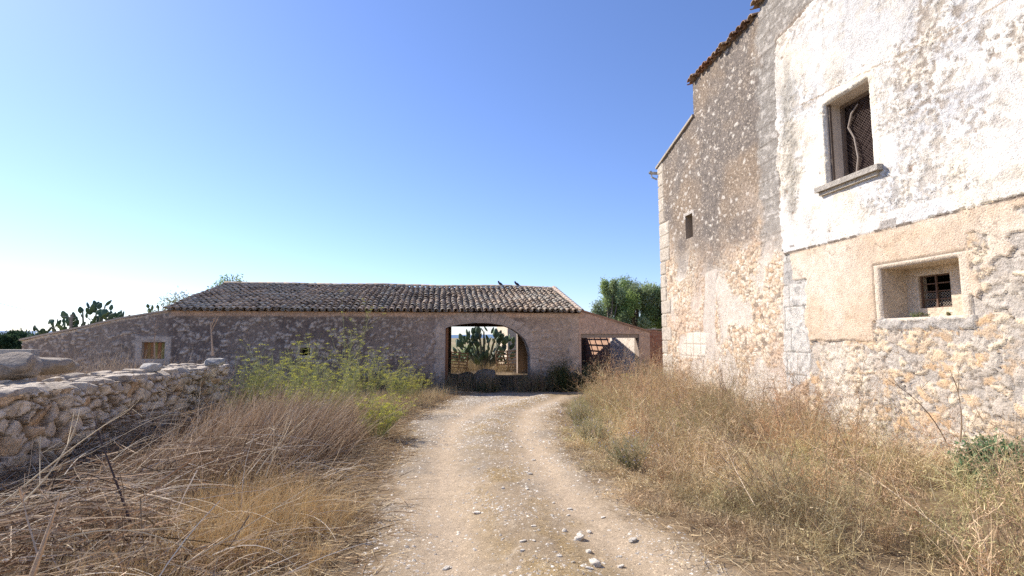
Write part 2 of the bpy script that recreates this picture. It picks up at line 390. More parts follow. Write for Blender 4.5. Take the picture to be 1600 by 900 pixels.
# ================================================================ FARMHOUSE
XH = 7.3
def Hp(*pts): return [onX(px, py, XH) for px, py in pts]
UP = (7.52, 8.54, 4.58, 6.15)             # upper window: Y0 Y1 Z0 Z1
LO = (6.26, 7.56, 2.02, 2.84)             # lower window
SM = (13.88, 14.32, 4.65, 5.36)           # slit
HOLES = [UP, LO, SM]
HEND = 16.12
def htop(y):
    return np.where(y > 13.58, 8.16 - (y - 13.58) * .27 + .03 * np.sin(y * 5), np.where(y > 10.35, 9.27, 9.62))
def build_house():
    root = empty('farmhouse', (XH, 16.1, -.3), 0, 'tall two storey farmhouse with peeling whitewashed rubble stone wall beside the track', 'farmhouse')
    def P(o):
        o.parent = root; o.location = (-XH, -16.1, .3); return o
    snY = [h[i] for h in HOLES for i in (0, 1)] + [13.58, 10.35, HEND]; snZ = [h[i] for h in HOLES for i in (2, 3)]
    ys = np.concatenate([np.arange(-3, 4.6, .4), axis(4.6, HEND, .021, snY)]); zs = axis(-.5, 9.62, .023, snZ)
    Y, Z = np.meshgrid(ys, zs, indexing='ij')
    f = lambda s, o=4, sd=0: fbm(Y * s, Z * s, o, sd)
    wy = Y + (f(1.6, 4, 1) - .5) * .35; wz = Z + (f(1.6, 4, 2) - .5) * .35
    wy2 = Y + (f(5, 3, 3) - .5) * .14; wz2 = Z + (f(5, 3, 4) - .5) * .14
    n1 = f(.7, 4, 11); n2 = f(3, 4, 12); n3 = f(11, 3, 13); n4 = f(32, 2, 14)
    # rubble: small and larger stones
    e1, r1, q1, ox1, oz1 = voro(Y * 8.5 + (n3 - .5) * 1.3, Z * 11 + (n2 - .5) * 2.0, 5, .95)
    e2, r2, q2, ox2, oz2 = voro(Y * 4.9 + (n3 - .5) * 1.7, Z * 6.6 + (n2 - .5) * 2.2, 7, .98)
    e3, r3, q3, _, _ = voro(Y * 24, Z * 26, 8, .95)
    # ---- zone of weathered rubble (far, left in the view)
    brown_shift = 0
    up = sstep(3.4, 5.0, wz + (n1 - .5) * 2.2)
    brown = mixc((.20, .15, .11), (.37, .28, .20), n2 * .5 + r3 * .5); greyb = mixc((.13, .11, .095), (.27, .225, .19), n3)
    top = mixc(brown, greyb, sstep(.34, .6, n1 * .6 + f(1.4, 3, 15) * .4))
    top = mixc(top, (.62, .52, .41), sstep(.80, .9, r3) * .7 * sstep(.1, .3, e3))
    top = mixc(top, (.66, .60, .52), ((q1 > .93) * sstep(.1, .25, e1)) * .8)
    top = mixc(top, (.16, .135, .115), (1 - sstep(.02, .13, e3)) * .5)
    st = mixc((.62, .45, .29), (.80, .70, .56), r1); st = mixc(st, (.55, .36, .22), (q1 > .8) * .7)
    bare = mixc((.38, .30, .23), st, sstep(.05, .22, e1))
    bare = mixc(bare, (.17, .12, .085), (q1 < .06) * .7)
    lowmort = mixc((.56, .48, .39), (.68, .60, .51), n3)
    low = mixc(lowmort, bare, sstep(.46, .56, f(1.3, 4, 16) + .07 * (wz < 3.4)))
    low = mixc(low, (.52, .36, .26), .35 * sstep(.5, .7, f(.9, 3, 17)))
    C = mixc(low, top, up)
    rel_bare = sstep(.0, .22, e1) * (.4 + .6 * q1) * .024
    H = np.where(up > .5, .012 * sstep(0, .25, e3) * r3 + .006 * sstep(0, .2, e1), rel_bare * sstep(.44, .54, f(1.3, 4, 16) + .07 * (wz < 3.4)))
    H = H + (n2 - .5) * .03 + (n4 - .5) * .008
    # bright lime streak and small blocked doorway of pale blocks
    def poly(px, w=0): return inpoly(wy2 if w else Y + (n3 - .5) * .06, wz2 if w else Z + (n3 - .5) * .06, Hp(*px))
    m = poly(((1102, 425), (1120, 420), (1118, 560), (1098, 565)), 1)
    C = np.where(m[..., None], mixc((.48, .41, .34), (.66, .58, .49), n3), C); H = np.where(m, .008, H)
    blk = ((1066, 545), (1074, 522), (1090, 515), (1104, 522), (1104, 558), (1066, 560))
    m = poly(blk)
    mm = (np.minimum(np.abs(((Y - 13.0) / .42) % 1 - .5) * .42, np.abs((Z / .34) % 1 - .5) * .34) < .012)
    C = np.where(m[..., None], np.where(mm[..., None], (.45, .38, .30), mixc((.74, .66, .55), (.66, .56, .45), n2)), C)
    H = np.where(m, np.where(mm, .0, .014), H)
    # weathered grey block strip left of the whitewash and up to the roof line
    A = Hp((1226, 398), (1217, 250), (1213, 100), (1217, 62), (1246, 35), (1275, 0)) + [(5.6, 8.55), (-4, 8.6), (-4, 3.5), (5.37, 3.5)]
    yl = np.interp(Z, [3.5, 4.7, 6.5, 7.9, 8.55, 9.0], [p[0] for p in Hp((1226, 398), (1220, 300), (1215, 180), (1213, 80), (1214, 62), (1214, 30))])
    strip = sstep(.0, .06, Y - yl) * (1 - sstep(.55, .8, Y - yl + (n2 - .5) * .6)) * sstep(3.4, 4.2, Z)
    strip = np.maximum(strip, sstep(8.3, 8.5, Z + (n2 - .5) * .4) * (Y < yl + .3))
    blk2 = mixc((.36, .33, .29), (.24, .215, .19), n2); blk2 = mixc(blk2, (.5, .46, .41), sstep(.55, .7, n3))
    gy = np.minimum(np.abs(((Z) / .42) % 1 - .5) * .42, 9)
    blk2 = mixc(blk2, (.15, .13, .11), (gy < .02) * .6)
    C = mixc(C, blk2, strip * .85)
    # ---- lower right rubble with grey mortar
    yr = np.interp(Z, [-1, 1.7, 3.5], [9.55, 9.35, 9.95])
    rr = (Y < yr) & (Z < 3.6)
    st2 = mixc((.60, .40, .23), (.76, .63, .46), r2); st2 = mixc(st2, (.46, .42, .37), (q2 > .80) * .7)
    mort = mixc((.36, .315, .265), (.62, .55, .47), n3 * .5 + n2 * .2 + n4 * .3)
    show = sstep(.07, .19, e2 + (n3 - .5) * .16) * sstep(.38, .46, .05 * (Y < 7.4) + q2 * .6 + f(.9, 3, 21) * .5)
    c = mixc(mort, st2, show); c = mixc(c, (.66, .57, .46), sstep(.52, .64, f(.8, 4, 22)) * .55)
    c = mixc(c, (.17, .13, .10), ((e2 < .06) & (q2 > .42) & (n2 > .45)) * .7); c = mixc(c, (.30, .25, .20), sstep(.58, .66, n3) * .35)
    c = mixc(c, (.74, .66, .54), sstep(2.1, .8, Z) * sstep(.5, .6, n2) * .6 * (Y > 7.6))
    C = np.where(rr[..., None], c, C); H = np.where(rr, show * (.010 + .018 * r2) + (n2 - .5) * .03 + (n3 - .5) * .012 + (n4 - .5) * .010 - ((e2 < .05) & (q2 > .5)) * .012, H)
    # quoins, grey, in the middle
    qpoly = Hp((1226, 398), (1258, 392), (1258, 430), (1268, 452), (1268, 590), (1230, 612), (1226, 560))
    m = inpoly(Y + (n2 - .5) * .16 + (n3 - .5) * .06, Z + (n3 - .5) * .05, qpoly)
    zb = (Z / .47) % 1; e = np.minimum(zb, 1 - zb) * .47; kb = np.floor(Z / .47)
    yb = ((Y - 9.4 + .17 * (kb % 2)) / .62) % 1; e = np.minimum(e, np.minimum(yb, 1 - yb) * .62)
    qc = mixc((.36, .335, .305), (.55, .51, .46), n2 * .6 + n3 * .4); qc = mixc(qc, (.72, .67, .59), (_h(kb, kb * 0, 3) > .55) * .55)
    qc = mixc(qc, (.16, .14, .12), (e < .012 + (n2 - .5) * .03) * .7); qc = mixc(qc, (.22, .21, .2), sstep(.6, .7, n3) * .5)
    C = np.where(m[..., None], qc, C); H = np.where(m, np.where(e < .012 + (n2 - .5) * .03, .0, .012 + (n3 - .5) * .03), H)
    # ---- peach plaster panel
    pan = (Z < 3.50 + (n2 - .5) * .03) & (Z > 1.66 + (n3 - .5) * .05 + (n2 - .5) * .06) & (Y < 9.36 + (n2 - .5) * .30 + (n3 - .5) * .08 + .35 * (Z > 2.9))
    edge_r = 6.05 + (n2 - .5) * .9 - (Z - 2.4) * 1.1      # ragged where the plaster has come away
    pan &= (Y > edge_r) | (Z > 2.98 + (n2 - .5) * .7) | ((Z > 2.2) & (f(1.0, 4, 60) > .57))
    pan &= ~((Y < 6.1) & (n2 > .66))
    pan &= ~((Z < 2.0 + (n3 - .5) * .1) & (Y < 7.75))
    sw = fbm(Y * 6 + f(3, 2, 30) * 4, Z * 6 + f(3, 2, 31) * 4, 3, 32)
    pc = mixc((.55, .40, .27), (.71, .57, .43), sw); pc = mixc(pc, (.76, .68, .57), sstep(.5, .66, n1) * .5)
    pc = mixc(pc, (.60, .48, .37), sstep(.56, .7, f(1.6, 3, 33)) * .45)
    crack = np.abs(f(1.1, 4, 34) - .5) < .0035
    pc = mixc(pc, (.3, .22, .16), crack * .5)
    C = np.where(pan[..., None], pc, C); H = np.where(pan, .034 + sw * .004, H)
    seam = (np.abs(Z - 1.66 - (n3 - .5) * .02) < .014) & (Y < 9.4) & (Y > 7.6)
    C = np.where((seam & (n2 > .5))[..., None], (.30, .24, .19), C)
    # frame band round the lower window
    fy0, fy1, fz0, fz1 = LO[0] - .13, LO[1] + .13, LO[2] - .12, LO[3] + .10
    fr = (Y > fy0) & (Y < fy1) & (Z > fz0) & (Z < fz1)
    C = np.where(fr[..., None], mixc((.58, .47, .35), (.72, .61, .48), n3 * .5 + n2 * .5), C); H = np.where(fr, .036 + (n3 - .5) * .012, H)
    ln = fr & ((np.abs(Y - fy1) < .022) | (np.abs(Z - fz1) < .022))
    C = np.where(ln[..., None], (.27, .21, .16), C); H = np.where(ln, .015, H)
    lo_s = (Y > fy0 - .05) & (Y < fy1) & (np.abs(Z - LO[2] + .10 - (n3 - .5) * .12 - (n2 - .5) * .1) < .08)
    C = np.where(lo_s[..., None], mixc((.30, .27, .245), (.60, .54, .46), n4 * .4 + n3 * .6), C); H = np.where(lo_s, .03 + (n3 - .5) * .07, H)
    # ---- whitewash
    wA = inpoly(Y + (n3 - .5) * .14 + (n2 - .5) * .22, Z + (n3 - .5) * .04 + (n2 - .5) * .03, A)
    wc = mixc((.78, .74, .67), (.70, .69, .67), sstep(.4, .65, n1))
    wc = mixc(wc, (.80, .68, .50), sstep(.50, .64, f(1.2, 4, 41)) * .55)
    wc = mixc(wc, (.66, .62, .57), sstep(.55, .72, f(2.2, 5, 42)) * .6)
    rough = sstep(.47, .60, f(.55, 4, 43) + .10 * sstep(7.6, 6.2, Y) - .16 * sstep(6.6, 8.2, Y) + .05 * (Z > 5.0)) * (Z > 3.75)
    e4, r4, q4, _, _ = voro(Y * 11 + (n3 - .5), Z * 13 + (n3 - .5), 45, .95)
    pit = rough * ((q4 > .52) * sstep(.34, .12, e4) + sstep(.52, .60, f(9, 4, 46)) * .8)
    pit = np.clip(pit, 0, 1)
    wc = mixc(wc, mixc((.30, .27, .24), (.58, .51, .43), r4), pit * .85)
    wc = mixc(wc, (.50, .47, .44), sstep(.52, .66, f(.9, 4, 47)) * sstep(5.6, 7.2, Z) * .55)
    drip = np.exp(-((Y - 9.52 - (n2 - .5) * .45) / .20) ** 2) * sstep(3.6, 4.6, Z) * sstep(8.0, 7.2, Z) * sstep(.32, .5, fbm(Y * 4, Z * .9, 4, 48))
    wc = mixc(wc, mixc((.30, .27, .23), (.46, .42, .35), n3), np.clip(drip, 0, 1) * .9)
    # pitted grey lime where the wash has worn off, right of the window and high up
    reg = np.clip(sstep(7.3, 6.5, Y + (n1 - .5) * 1.2) * sstep(3.9, 4.9, Z + (n1 - .5) * .8) + sstep(7.2, 8.0, Z + (n1 - .5) * 1.2) * .7, 0, 1)
    wc = mixc(wc, (.56, .55, .545), reg * sstep(.40, .62, f(2.4, 4, 61)) * .75)
    spk = sstep(.51, .57, f(15, 3, 62)) * sstep(.36, .56, f(1.6, 3, 63)) * reg
    wc = mixc(wc, mixc((.22, .18, .15), (.42, .35, .28), n4), spk * .9)
    wc = mixc(wc, (.52, .46, .38), sstep(.60, .70, f(5, 4, 64)) * .5)
    pit = np.maximum(pit, spk * .8)
    frw = (Y > UP[0] - .16) & (Y < UP[1] + .16) & (Z > UP[2]) & (Z < UP[3] + .16)
    wc = np.where(frw[..., None], mixc((.85, .79, .68), (.78, .70, .57), sstep(.45, .65, n2)), wc)
    H2 = .055 + (n2 - .5) * .02 - pit * .022 + frw * .008
    crk = (np.abs(Z - 6.35 - (Y - 8.2) * .10 - (n3 - .5) * .05) < .010) & (Y > 5.2) & (Y < 9.2)
    wc = np.where(crk[..., None], (.42, .33, .24), wc)
    holes = sstep(.86, .90, f(7, 2, 49)) 
    wc = mixc(wc, (.36, .28, .22), holes)
    C = np.where(wA[..., None], wc, C); H = np.where(wA, H2 - holes * .02, H)
    # dark peeled line under the whitewash
    pk = (np.abs(Z - 3.49 - (n2 - .5) * .06) < .02) & (Y < 9.9) & (n2 > .42)
    C = np.where(pk[..., None], (.25, .2, .16), C)
    bl = (np.abs(Z - 3.56) < .07) & wA & (n2 > .60)
    C = np.where(bl[..., None], mixc((.3, .27, .24), (.5, .45, .4), n4), C)
    # ---- corner quoins, pale
    kq = np.floor((Z + .1) / .43); qw = .36 + .30 * (_h(kq, kq * 0, 77) > .5) + .06 * _h(kq, kq * 0, 78)
    qm = (HEND - Y) < qw + (n3 - .5) * .05
    zq = ((Z + .1) / .43) % 1; eq = np.minimum(zq, 1 - zq) * .43; eq = np.minimum(eq, np.abs(HEND - Y - qw))
    qcol = mixc((.44, .37, .29), (.68, .60, .49), _h(kq, kq * 0, 79) * .6 + n2 * .4)
    qcol = mixc(qcol, (.33, .28, .23), sstep(.55, .7, n3) * .5)
    qcol = mixc(qcol, (.27, .21, .16), (eq < .010 + (n2 - .5) * .03) * .6)
    C = np.where(qm[..., None], qcol, C); H = np.where(qm, np.where(eq < .016, .0, .03 + (n3 - .5) * .015), H)
    # slit surround
    d = np.maximum(np.maximum(SM[0] - Y, Y - SM[1]), np.maximum(SM[2] - Z, Z - SM[3]))
    C = mixc(C, (.66, .60, .53), (d < .10 + (n3 - .5) * .08) * (Z > SM[3] - .1) * .7)
    # fade the relief to nothing at the openings
    for h in HOLES:
        d = np.maximum(np.maximum(h[0] - Y, Y - h[1]), np.maximum(h[2] - Z, Z - h[3]))
        H = H * sstep(0, .035, np.abs(d))
    C = C * (.86 + .28 * n4)[..., None]
    Zt = np.minimum(Z, htop(Y))
    V = np.stack([XH - H, Y, Zt], -1).reshape(-1, 3)
    cy = (ys[:-1] + ys[1:]) / 2; cz = (zs[:-1] + zs[1:]) / 2; CY, CZ = np.meshgrid(cy, cz, indexing='ij')
    keep = CZ < htop(CY) + .012
    for h in HOLES: keep &= ~((CY > h[0]) & (CY < h[1]) & (CZ > h[2]) & (CZ < h[3]))
    F = gridfaces(len(ys), len(zs), keep)
    v, f_, c_ = compact(V, F, C.reshape(-1, 3))
    P(obj('front_wall', meshdata('front_wall', v, f_, M_house, c_, True)))
    # the wall's thickness: far gable and the body behind
    b = MB(); g = (.42, .35, .28); T = .5
    b.box((XH + T, -3, 9.2), (XH + T + .01, -2.9, 9.3), g)
    b.add([(XH, HEND, -.5), (XH + 8, HEND, -.5), (XH + 8, HEND, 8.0), (XH, HEND, 7.45)], [(0, 1, 2, 3)], g)
    b.add([(XH, HEND, 7.45), (XH + 8, HEND, 8.0), (XH + 8, 13.58, 8.6), (XH, 13.58, 8.12)], [(0, 1, 2, 3)], (.35, .24, .17))
    b.add([(XH, 13.58, 8.0), (XH + 8, 13.58, 8.0), (XH + 8, 13.58, 9.2), (XH + 4, 13.58, 10.6), (XH, 13.58, 9.27)], [(0, 1, 2, 3, 4)], g)
    b.add([(XH + 8, -3, -.5), (XH + 8, HEND, -.5), (XH + 8, HEND, 8), (XH + 8, 13.58, 9.2), (XH + 8, -3, 9.2)], [(0, 1, 2, 3, 4)], g)
    b.add([(XH, -3, -.5), (XH + 8, -3, -.5), (XH + 8, -3, 9.2), (XH + 4, -3, 10.9), (XH, -3, 9.6)], [(0, 1, 2, 3, 4)], g)
    P(b.build('rear_wall', M_barn))
    # corner coping along the sloping top, a thin mortar edge
    b = MB()
    b.box((XH - .07, 13.56, -.02), (XH + .25, 16.2, .05), (.42, .36, .29), Matrix.Translation((0, 0, 8.17 + 13.58 * .27)) @ Matrix(((1, 0, 0, 0), (0, 1, 0, 0), (0, -.27, 1, 0), (0, 0, 0, 1))))
    P(b.build('coping', M_barn))
    # interior rooms: dark plastered recess boxes
    def recess(h, depth, name, col, floor=None):
        y0, y1, z0, z1 = h; x0, x1 = XH, XH + depth; b = MB()
        V = [(x0, y0, z0), (x0, y1, z0), (x0, y1, z1), (x0, y0, z1), (x1, y0, z0), (x1, y1, z0), (x1, y1, z1), (x1, y0, z1)]
        b.add(V, [(0, 4, 5, 1)], floor or col); b.add(V, [(1, 5, 6, 2)], col); b.add(V, [(2, 6, 7, 3)], col); b.add(V, [(3, 7, 4, 0)], col)
        return b
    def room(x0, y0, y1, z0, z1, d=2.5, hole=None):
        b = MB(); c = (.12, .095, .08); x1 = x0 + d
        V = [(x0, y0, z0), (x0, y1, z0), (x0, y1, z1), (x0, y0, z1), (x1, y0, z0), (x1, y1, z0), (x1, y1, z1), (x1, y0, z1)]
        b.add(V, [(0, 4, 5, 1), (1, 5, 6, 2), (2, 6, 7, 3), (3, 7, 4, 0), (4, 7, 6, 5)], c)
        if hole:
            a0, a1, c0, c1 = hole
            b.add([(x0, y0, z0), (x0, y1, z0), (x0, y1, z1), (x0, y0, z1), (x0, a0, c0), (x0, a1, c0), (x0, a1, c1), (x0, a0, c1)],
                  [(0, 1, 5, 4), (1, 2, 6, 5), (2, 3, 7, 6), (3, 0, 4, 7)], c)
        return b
    # upper window
    w = P(recess(UP, .34, 'window', (.60, .53, .46)).build('window', M_plain))
    tag(w, 'tall upper window opening with torn netting and a stone sill')
    def sub(b, name, mat, par): return b.build(name, mat, par)
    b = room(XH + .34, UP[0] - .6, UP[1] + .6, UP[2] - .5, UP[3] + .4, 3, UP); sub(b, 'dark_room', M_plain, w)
    b = MB(); fc = (.20, .15, .115); x = XH + .30; t = .055
    b.box((x, UP[0] + .003, UP[2] + .003), (x + .05, UP[0] + t, UP[3] - .003), fc); b.box((x, UP[1] - t, UP[2] + .003), (x + .05, UP[1] - .003, UP[3] - .003), fc)
    b.box((x, UP[0] + t, UP[3] - t), (x + .05, UP[1] - t, UP[3] - .003), fc); b.box((x, UP[0] + t, UP[2] + .003), (x + .05, UP[1] - t, UP[2] + t), fc)
    b.box((XH + .03, UP[1] - .045, UP[2] + .005), (XH + .075, UP[1] - .005, UP[3] - .01), (.13, .10, .08))
    sub(b, 'frame', M_wood, w)
    b = MB(); b.box((XH + .62, UP[0] - .3, UP[2] - .3), (XH + .66, UP[1] + .3, UP[3] + .3), (.085, .05, .038)); sub(b, 'inner_shutter', M_wood, w)
    # netting: thin diagonal wires over the right two thirds
    nb = NP(); ny0, ny1 = UP[0] + t, UP[1] - t; nz0, nz1 = UP[2] + t, UP[3] - t; hh = nz1 - nz0; roots = []; dirs = []; Ls = []
    for s in (1, -1):
        k = ny0 - hh
        while k < ny1 + hh:
            # line y = k + s*(z - nz0)
            za, zb_ = nz0, nz1
            ya, yb_ = k, k + s * hh
            t0, t1 = 0., 1.
            dy = yb_ - ya
            for lim, sign in ((ny0, 1), (ny1, -1)):
                v = (lim - ya) / dy
                if sign * dy > 0: t0 = max(t0, v)
                else: t1 = min(t1, v)
            if t1 > t0 + .02:
                roots.append((x - .012, ya + dy * t0, za + hh * t0)); d = np.array([0, dy, hh]) * (t1 - t0); L = np.linalg.norm(d); dirs.append(d / L); Ls.append(L)
            k += .052
    roots = np.array(roots); dirs = np.array(dirs); Ls = np.array(Ls); n = len(Ls)
    wd = np.cross(dirs, np.tile((1., 0, 0), (n, 1)))
    nb.rib(roots, dirs, Ls, rng.normal(size=(n, 3)) * (.03, .01, .01), np.full(n, .0035), np.tile((.14, .10, .085), (n, 1)), K=6, tipw=1, wdir=wd)
    nb.build('netting', M_wood, w)
    b = MB(); yc = UP[1] - .36
    b.tube([(x - .05, yc + .02, UP[2] + .08), (x - .07, yc - .07, UP[2] + .4), (x - .06, yc + .0, UP[2] + .8), (x - .05, yc + .13, UP[2] + 1.05), (x - .06, yc + .03, UP[2] + 1.28), (x - .05, yc - .12, UP[2] + 1.40)], [.02, .02, .016, .02, .022, .01], 6, (.30, .25, .21))
    sub(b, 'torn_net_roll', M_plain, w)
    sl = MB(); sl.box((XH - .17, UP[0] - .20, UP[2] - .10), (XH + .33, UP[1] + .22, UP[2] - .003), (.40, .36, .31))
    sl.box((XH - .11, UP[0] - .12, UP[2] - .17), (XH + .05, UP[1] + .18, UP[2] - .103), (.55, .48, .38))
    o = sub(sl, 'sill', M_stone, w)
    # slit window
    w = P(recess(SM, .5, 'window', (.34, .28, .22)).build('window', M_plain)); tag(w, 'tiny slit window near the far corner')
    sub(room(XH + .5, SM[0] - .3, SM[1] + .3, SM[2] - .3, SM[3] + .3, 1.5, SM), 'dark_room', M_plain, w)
    # lower window: deep recess, then a barred opening in its back
    w = P(recess(LO, .46, 'window', (.56, .46, .35), (.66, .60, .50)).build('window', M_barn)); tag(w, 'deep lower window recess with a small barred opening')
    gy0, gy1, gz0, gz1 = 6.42, 6.98, 2.14, 2.60; x = XH + .46
    def backpt(px, py): return onX(px, py, x)
    (gy1, gz1), (gy0, gz0) = backpt(1434, 432), backpt(1488, 479)
    b = MB(); c = (.60, .49, .37)
    y0, y1, z0, z1 = LO
    b.add([(x, y0, z0), (x, y1, z0), (x, y1, z1), (x, y0, z1), (x, gy0, gz0), (x, gy1, gz0), (x, gy1, gz1), (x, gy0, gz1)], [(0, 1, 5, 4), (1, 2, 6, 5), (2, 3, 7, 6), (3, 0, 4, 7)], c)
    xx = x + .16
    b.add([(x, gy0, gz0), (x, gy1, gz0), (x, gy1, gz1), (x, gy0, gz1), (xx, gy0, gz0), (xx, gy1, gz0), (xx, gy1, gz1), (xx, gy0, gz1)], [(0, 4, 5, 1), (1, 5, 6, 2), (2, 6, 7, 3), (3, 7, 4, 0)], (.50, .42, .33))
    sub(b, 'recess_back', M_barn, w)
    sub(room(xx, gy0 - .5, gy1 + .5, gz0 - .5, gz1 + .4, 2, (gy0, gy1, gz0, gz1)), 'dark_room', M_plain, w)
    b = MB(); rc = (.13, .075, .05); xg = x + .05
    for k in range(1, 2): b.box((xg - .012, gy0 + (gy1 - gy0) * .5 - .012, gz0), (xg + .012, gy0 + (gy1 - gy0) * .5 + .012, gz1), rc)
    for yy in (gy0 + .012, gy1 - .012): b.box((xg - .012, yy - .012, gz0), (xg + .012, yy + .012, gz1), rc)
    for k in range(0, 5):
        zz = gz0 + .012 + (gz1 - gz0 - .024) * k / 4; b.box((xg + .013, gy0, zz - .009), (xg + .028, gy1, zz + .009), rc)
    sub(b, 'grille', M_iron, w)
    nb = NP(); roots = []; ends = []
    a = gy0
    stp = .045; r_ = int((gz1 - gz0) * .48 / stp); cgy = int((gy1 - gy0) / stp)
    for i in range(cgy):
        for j in range(r_):
            for s in (1, -1):
                roots.append((xg + .035, gy0 + (i + .5 - s * .5) * stp, gz0 + .02 + j * stp)); ends.append((0, s * stp, stp))
    roots = np.array(roots); ends = np.array(ends, float); n = len(roots); L = np.linalg.norm(ends, axis=1)
    nb.rib(roots, ends / L[:, None], L, np.zeros((n, 3)), np.full(n, .006), np.tile((.30, .25, .2), (n, 1)), K=2, tipw=1, wdir=np.cross(ends / L[:, None], np.tile((1., 0, 0), (n, 1))))
    nb.build('chicken_wire', M_iron, w)
    # roof of clay tiles: slope rises towards +X; one tile course sticks out over the wall
    b = MB(); r = random.Random(3); slope = .36
    rb = MB(); rb.add([(XH + .02, -3.1, 9.28), (XH + .02, 13.66, 9.28), (XH + 4, 13.66, 9.28 + 3.98 * slope), (XH + 4, -3.1, 9.28 + 3.98 * slope), (XH + 8.2, 13.66, 9.25), (XH + 8.2, -3.1, 9.25)], [(0, 1, 2, 3)[::-1], (3, 2, 4, 5)[::-1]], (.36, .22, .15))
    roof = P(rb.build('roof', M_tile))
    y = -3.
    while y < 13.7:
        zz = 9.31 + (.24 if y < 10.35 else 0) + r.uniform(-.015, .015); ov = r.uniform(.12, .22)
        colr = random.Random(int(y * 99)).choice([(.34, .19, .12), (.42, .24, .15), (.26, .17, .12), (.38, .27, .18)])
        for row in range(3):
            V = []; K = 7; x0 = XH - ov + row * .36; x1 = x0 + .44
            for q, (xq, rad) in enumerate(((x0, .105), (x1, .08))):
                for rr_ in (rad, rad - .018):
                    for k in range(K):
                        a = math.pi * k / (K - 1); V.append((xq, y + math.cos(a) * rr_, zz + math.sin(a) * rr_ * .9 + (xq - XH) * slope + row * .01 - .02))
            F = []
            for k in range(K - 1):
                F += [(k, k + 1, 2 * K + k + 1, 2 * K + k), (K + k, 3 * K + k, 3 * K + k + 1, K + k + 1), (k, K + k, K + k + 1, k + 1)]
            b.add(V, F, colr)
            V2 = [(xq, y + .115 + math.cos(a) * .09, zz - .03 - math.sin(a) * .07 + (xq - XH) * slope) for xq in (x0 + .05, x1) for a in [math.pi * k / 6 for k in range(7)]]
            b.add(V2, [(k, k + 1, 8 + k, 7 + k) for k in range(6)], tuple(q * .9 for q in colr))
        y += .23
    b.build('eave_tiles', M_tile, roof)
    # gutter stub at the far corner
    b = MB(); yg = 16.24; zg = 7.36; gc = (.55, .56, .57)
    V = []; K = 9
    for xq in (XH - .22, XH + 8):
        for k in range(K):
            a = math.pi * (1 + k / (K - 1)); V.append((xq, yg + .05 + math.cos(a) * .075, zg + math.sin(a) * .075))
    b.add(V, [(k, k + 1, K + k + 1, K + k) for k in range(K - 1)], gc)
    b.tube([(XH - .17, yg + .05, zg - .05), (XH - .17, yg + .05, zg - .17), (XH + .02, yg + .05, zg - .24)], .03, 8, gc)
    b.box((XH - .24, yg - .03, zg - .03), (XH - .2, yg + .13, zg + .03), (.15, .15, .15))
    P(b.build('gutter', M_plain))
build_house()

# ================================================================ BARN
YB = 20.0; YK = 30.0; BL, BR = -9.66, 5.50; EZ = 2.71; RZ = 4.14
XL, XR = -14.3, 8.48                       # ends of the two lean-tos
AX0, AX1 = .22, 3.52                       # great opening
def arch_top(x):
    pts = [onY(*p, YB) for p in ((695, 513), (705, 509.5), (722, 506.5), (742, 504.5), (765, 505), (785, 508), (800, 514), (812, 522), (820, 531), (826, 543), (828.5, 560))]
    return np.interp(x, [p[0] for p in pts], [p[1] for p in pts])
def btop(x):
    l = np.interp(x, [XL, -12.6, -11.2, BL], [1.60, 2.02, 2.38, 2.66]); r = np.interp(x, [BR, XR], [2.80, 1.93])
    return np.where(x < BL, l, np.where(x > BR, r, EZ)) + .012 * np.sin(x * 3.1)
BW = (-10.50, -9.74, .95, 1.55); BS = (-5.12, -4.76, 1.05, 1.34); BO = (5.60, 8.02, -.6, 1.86)
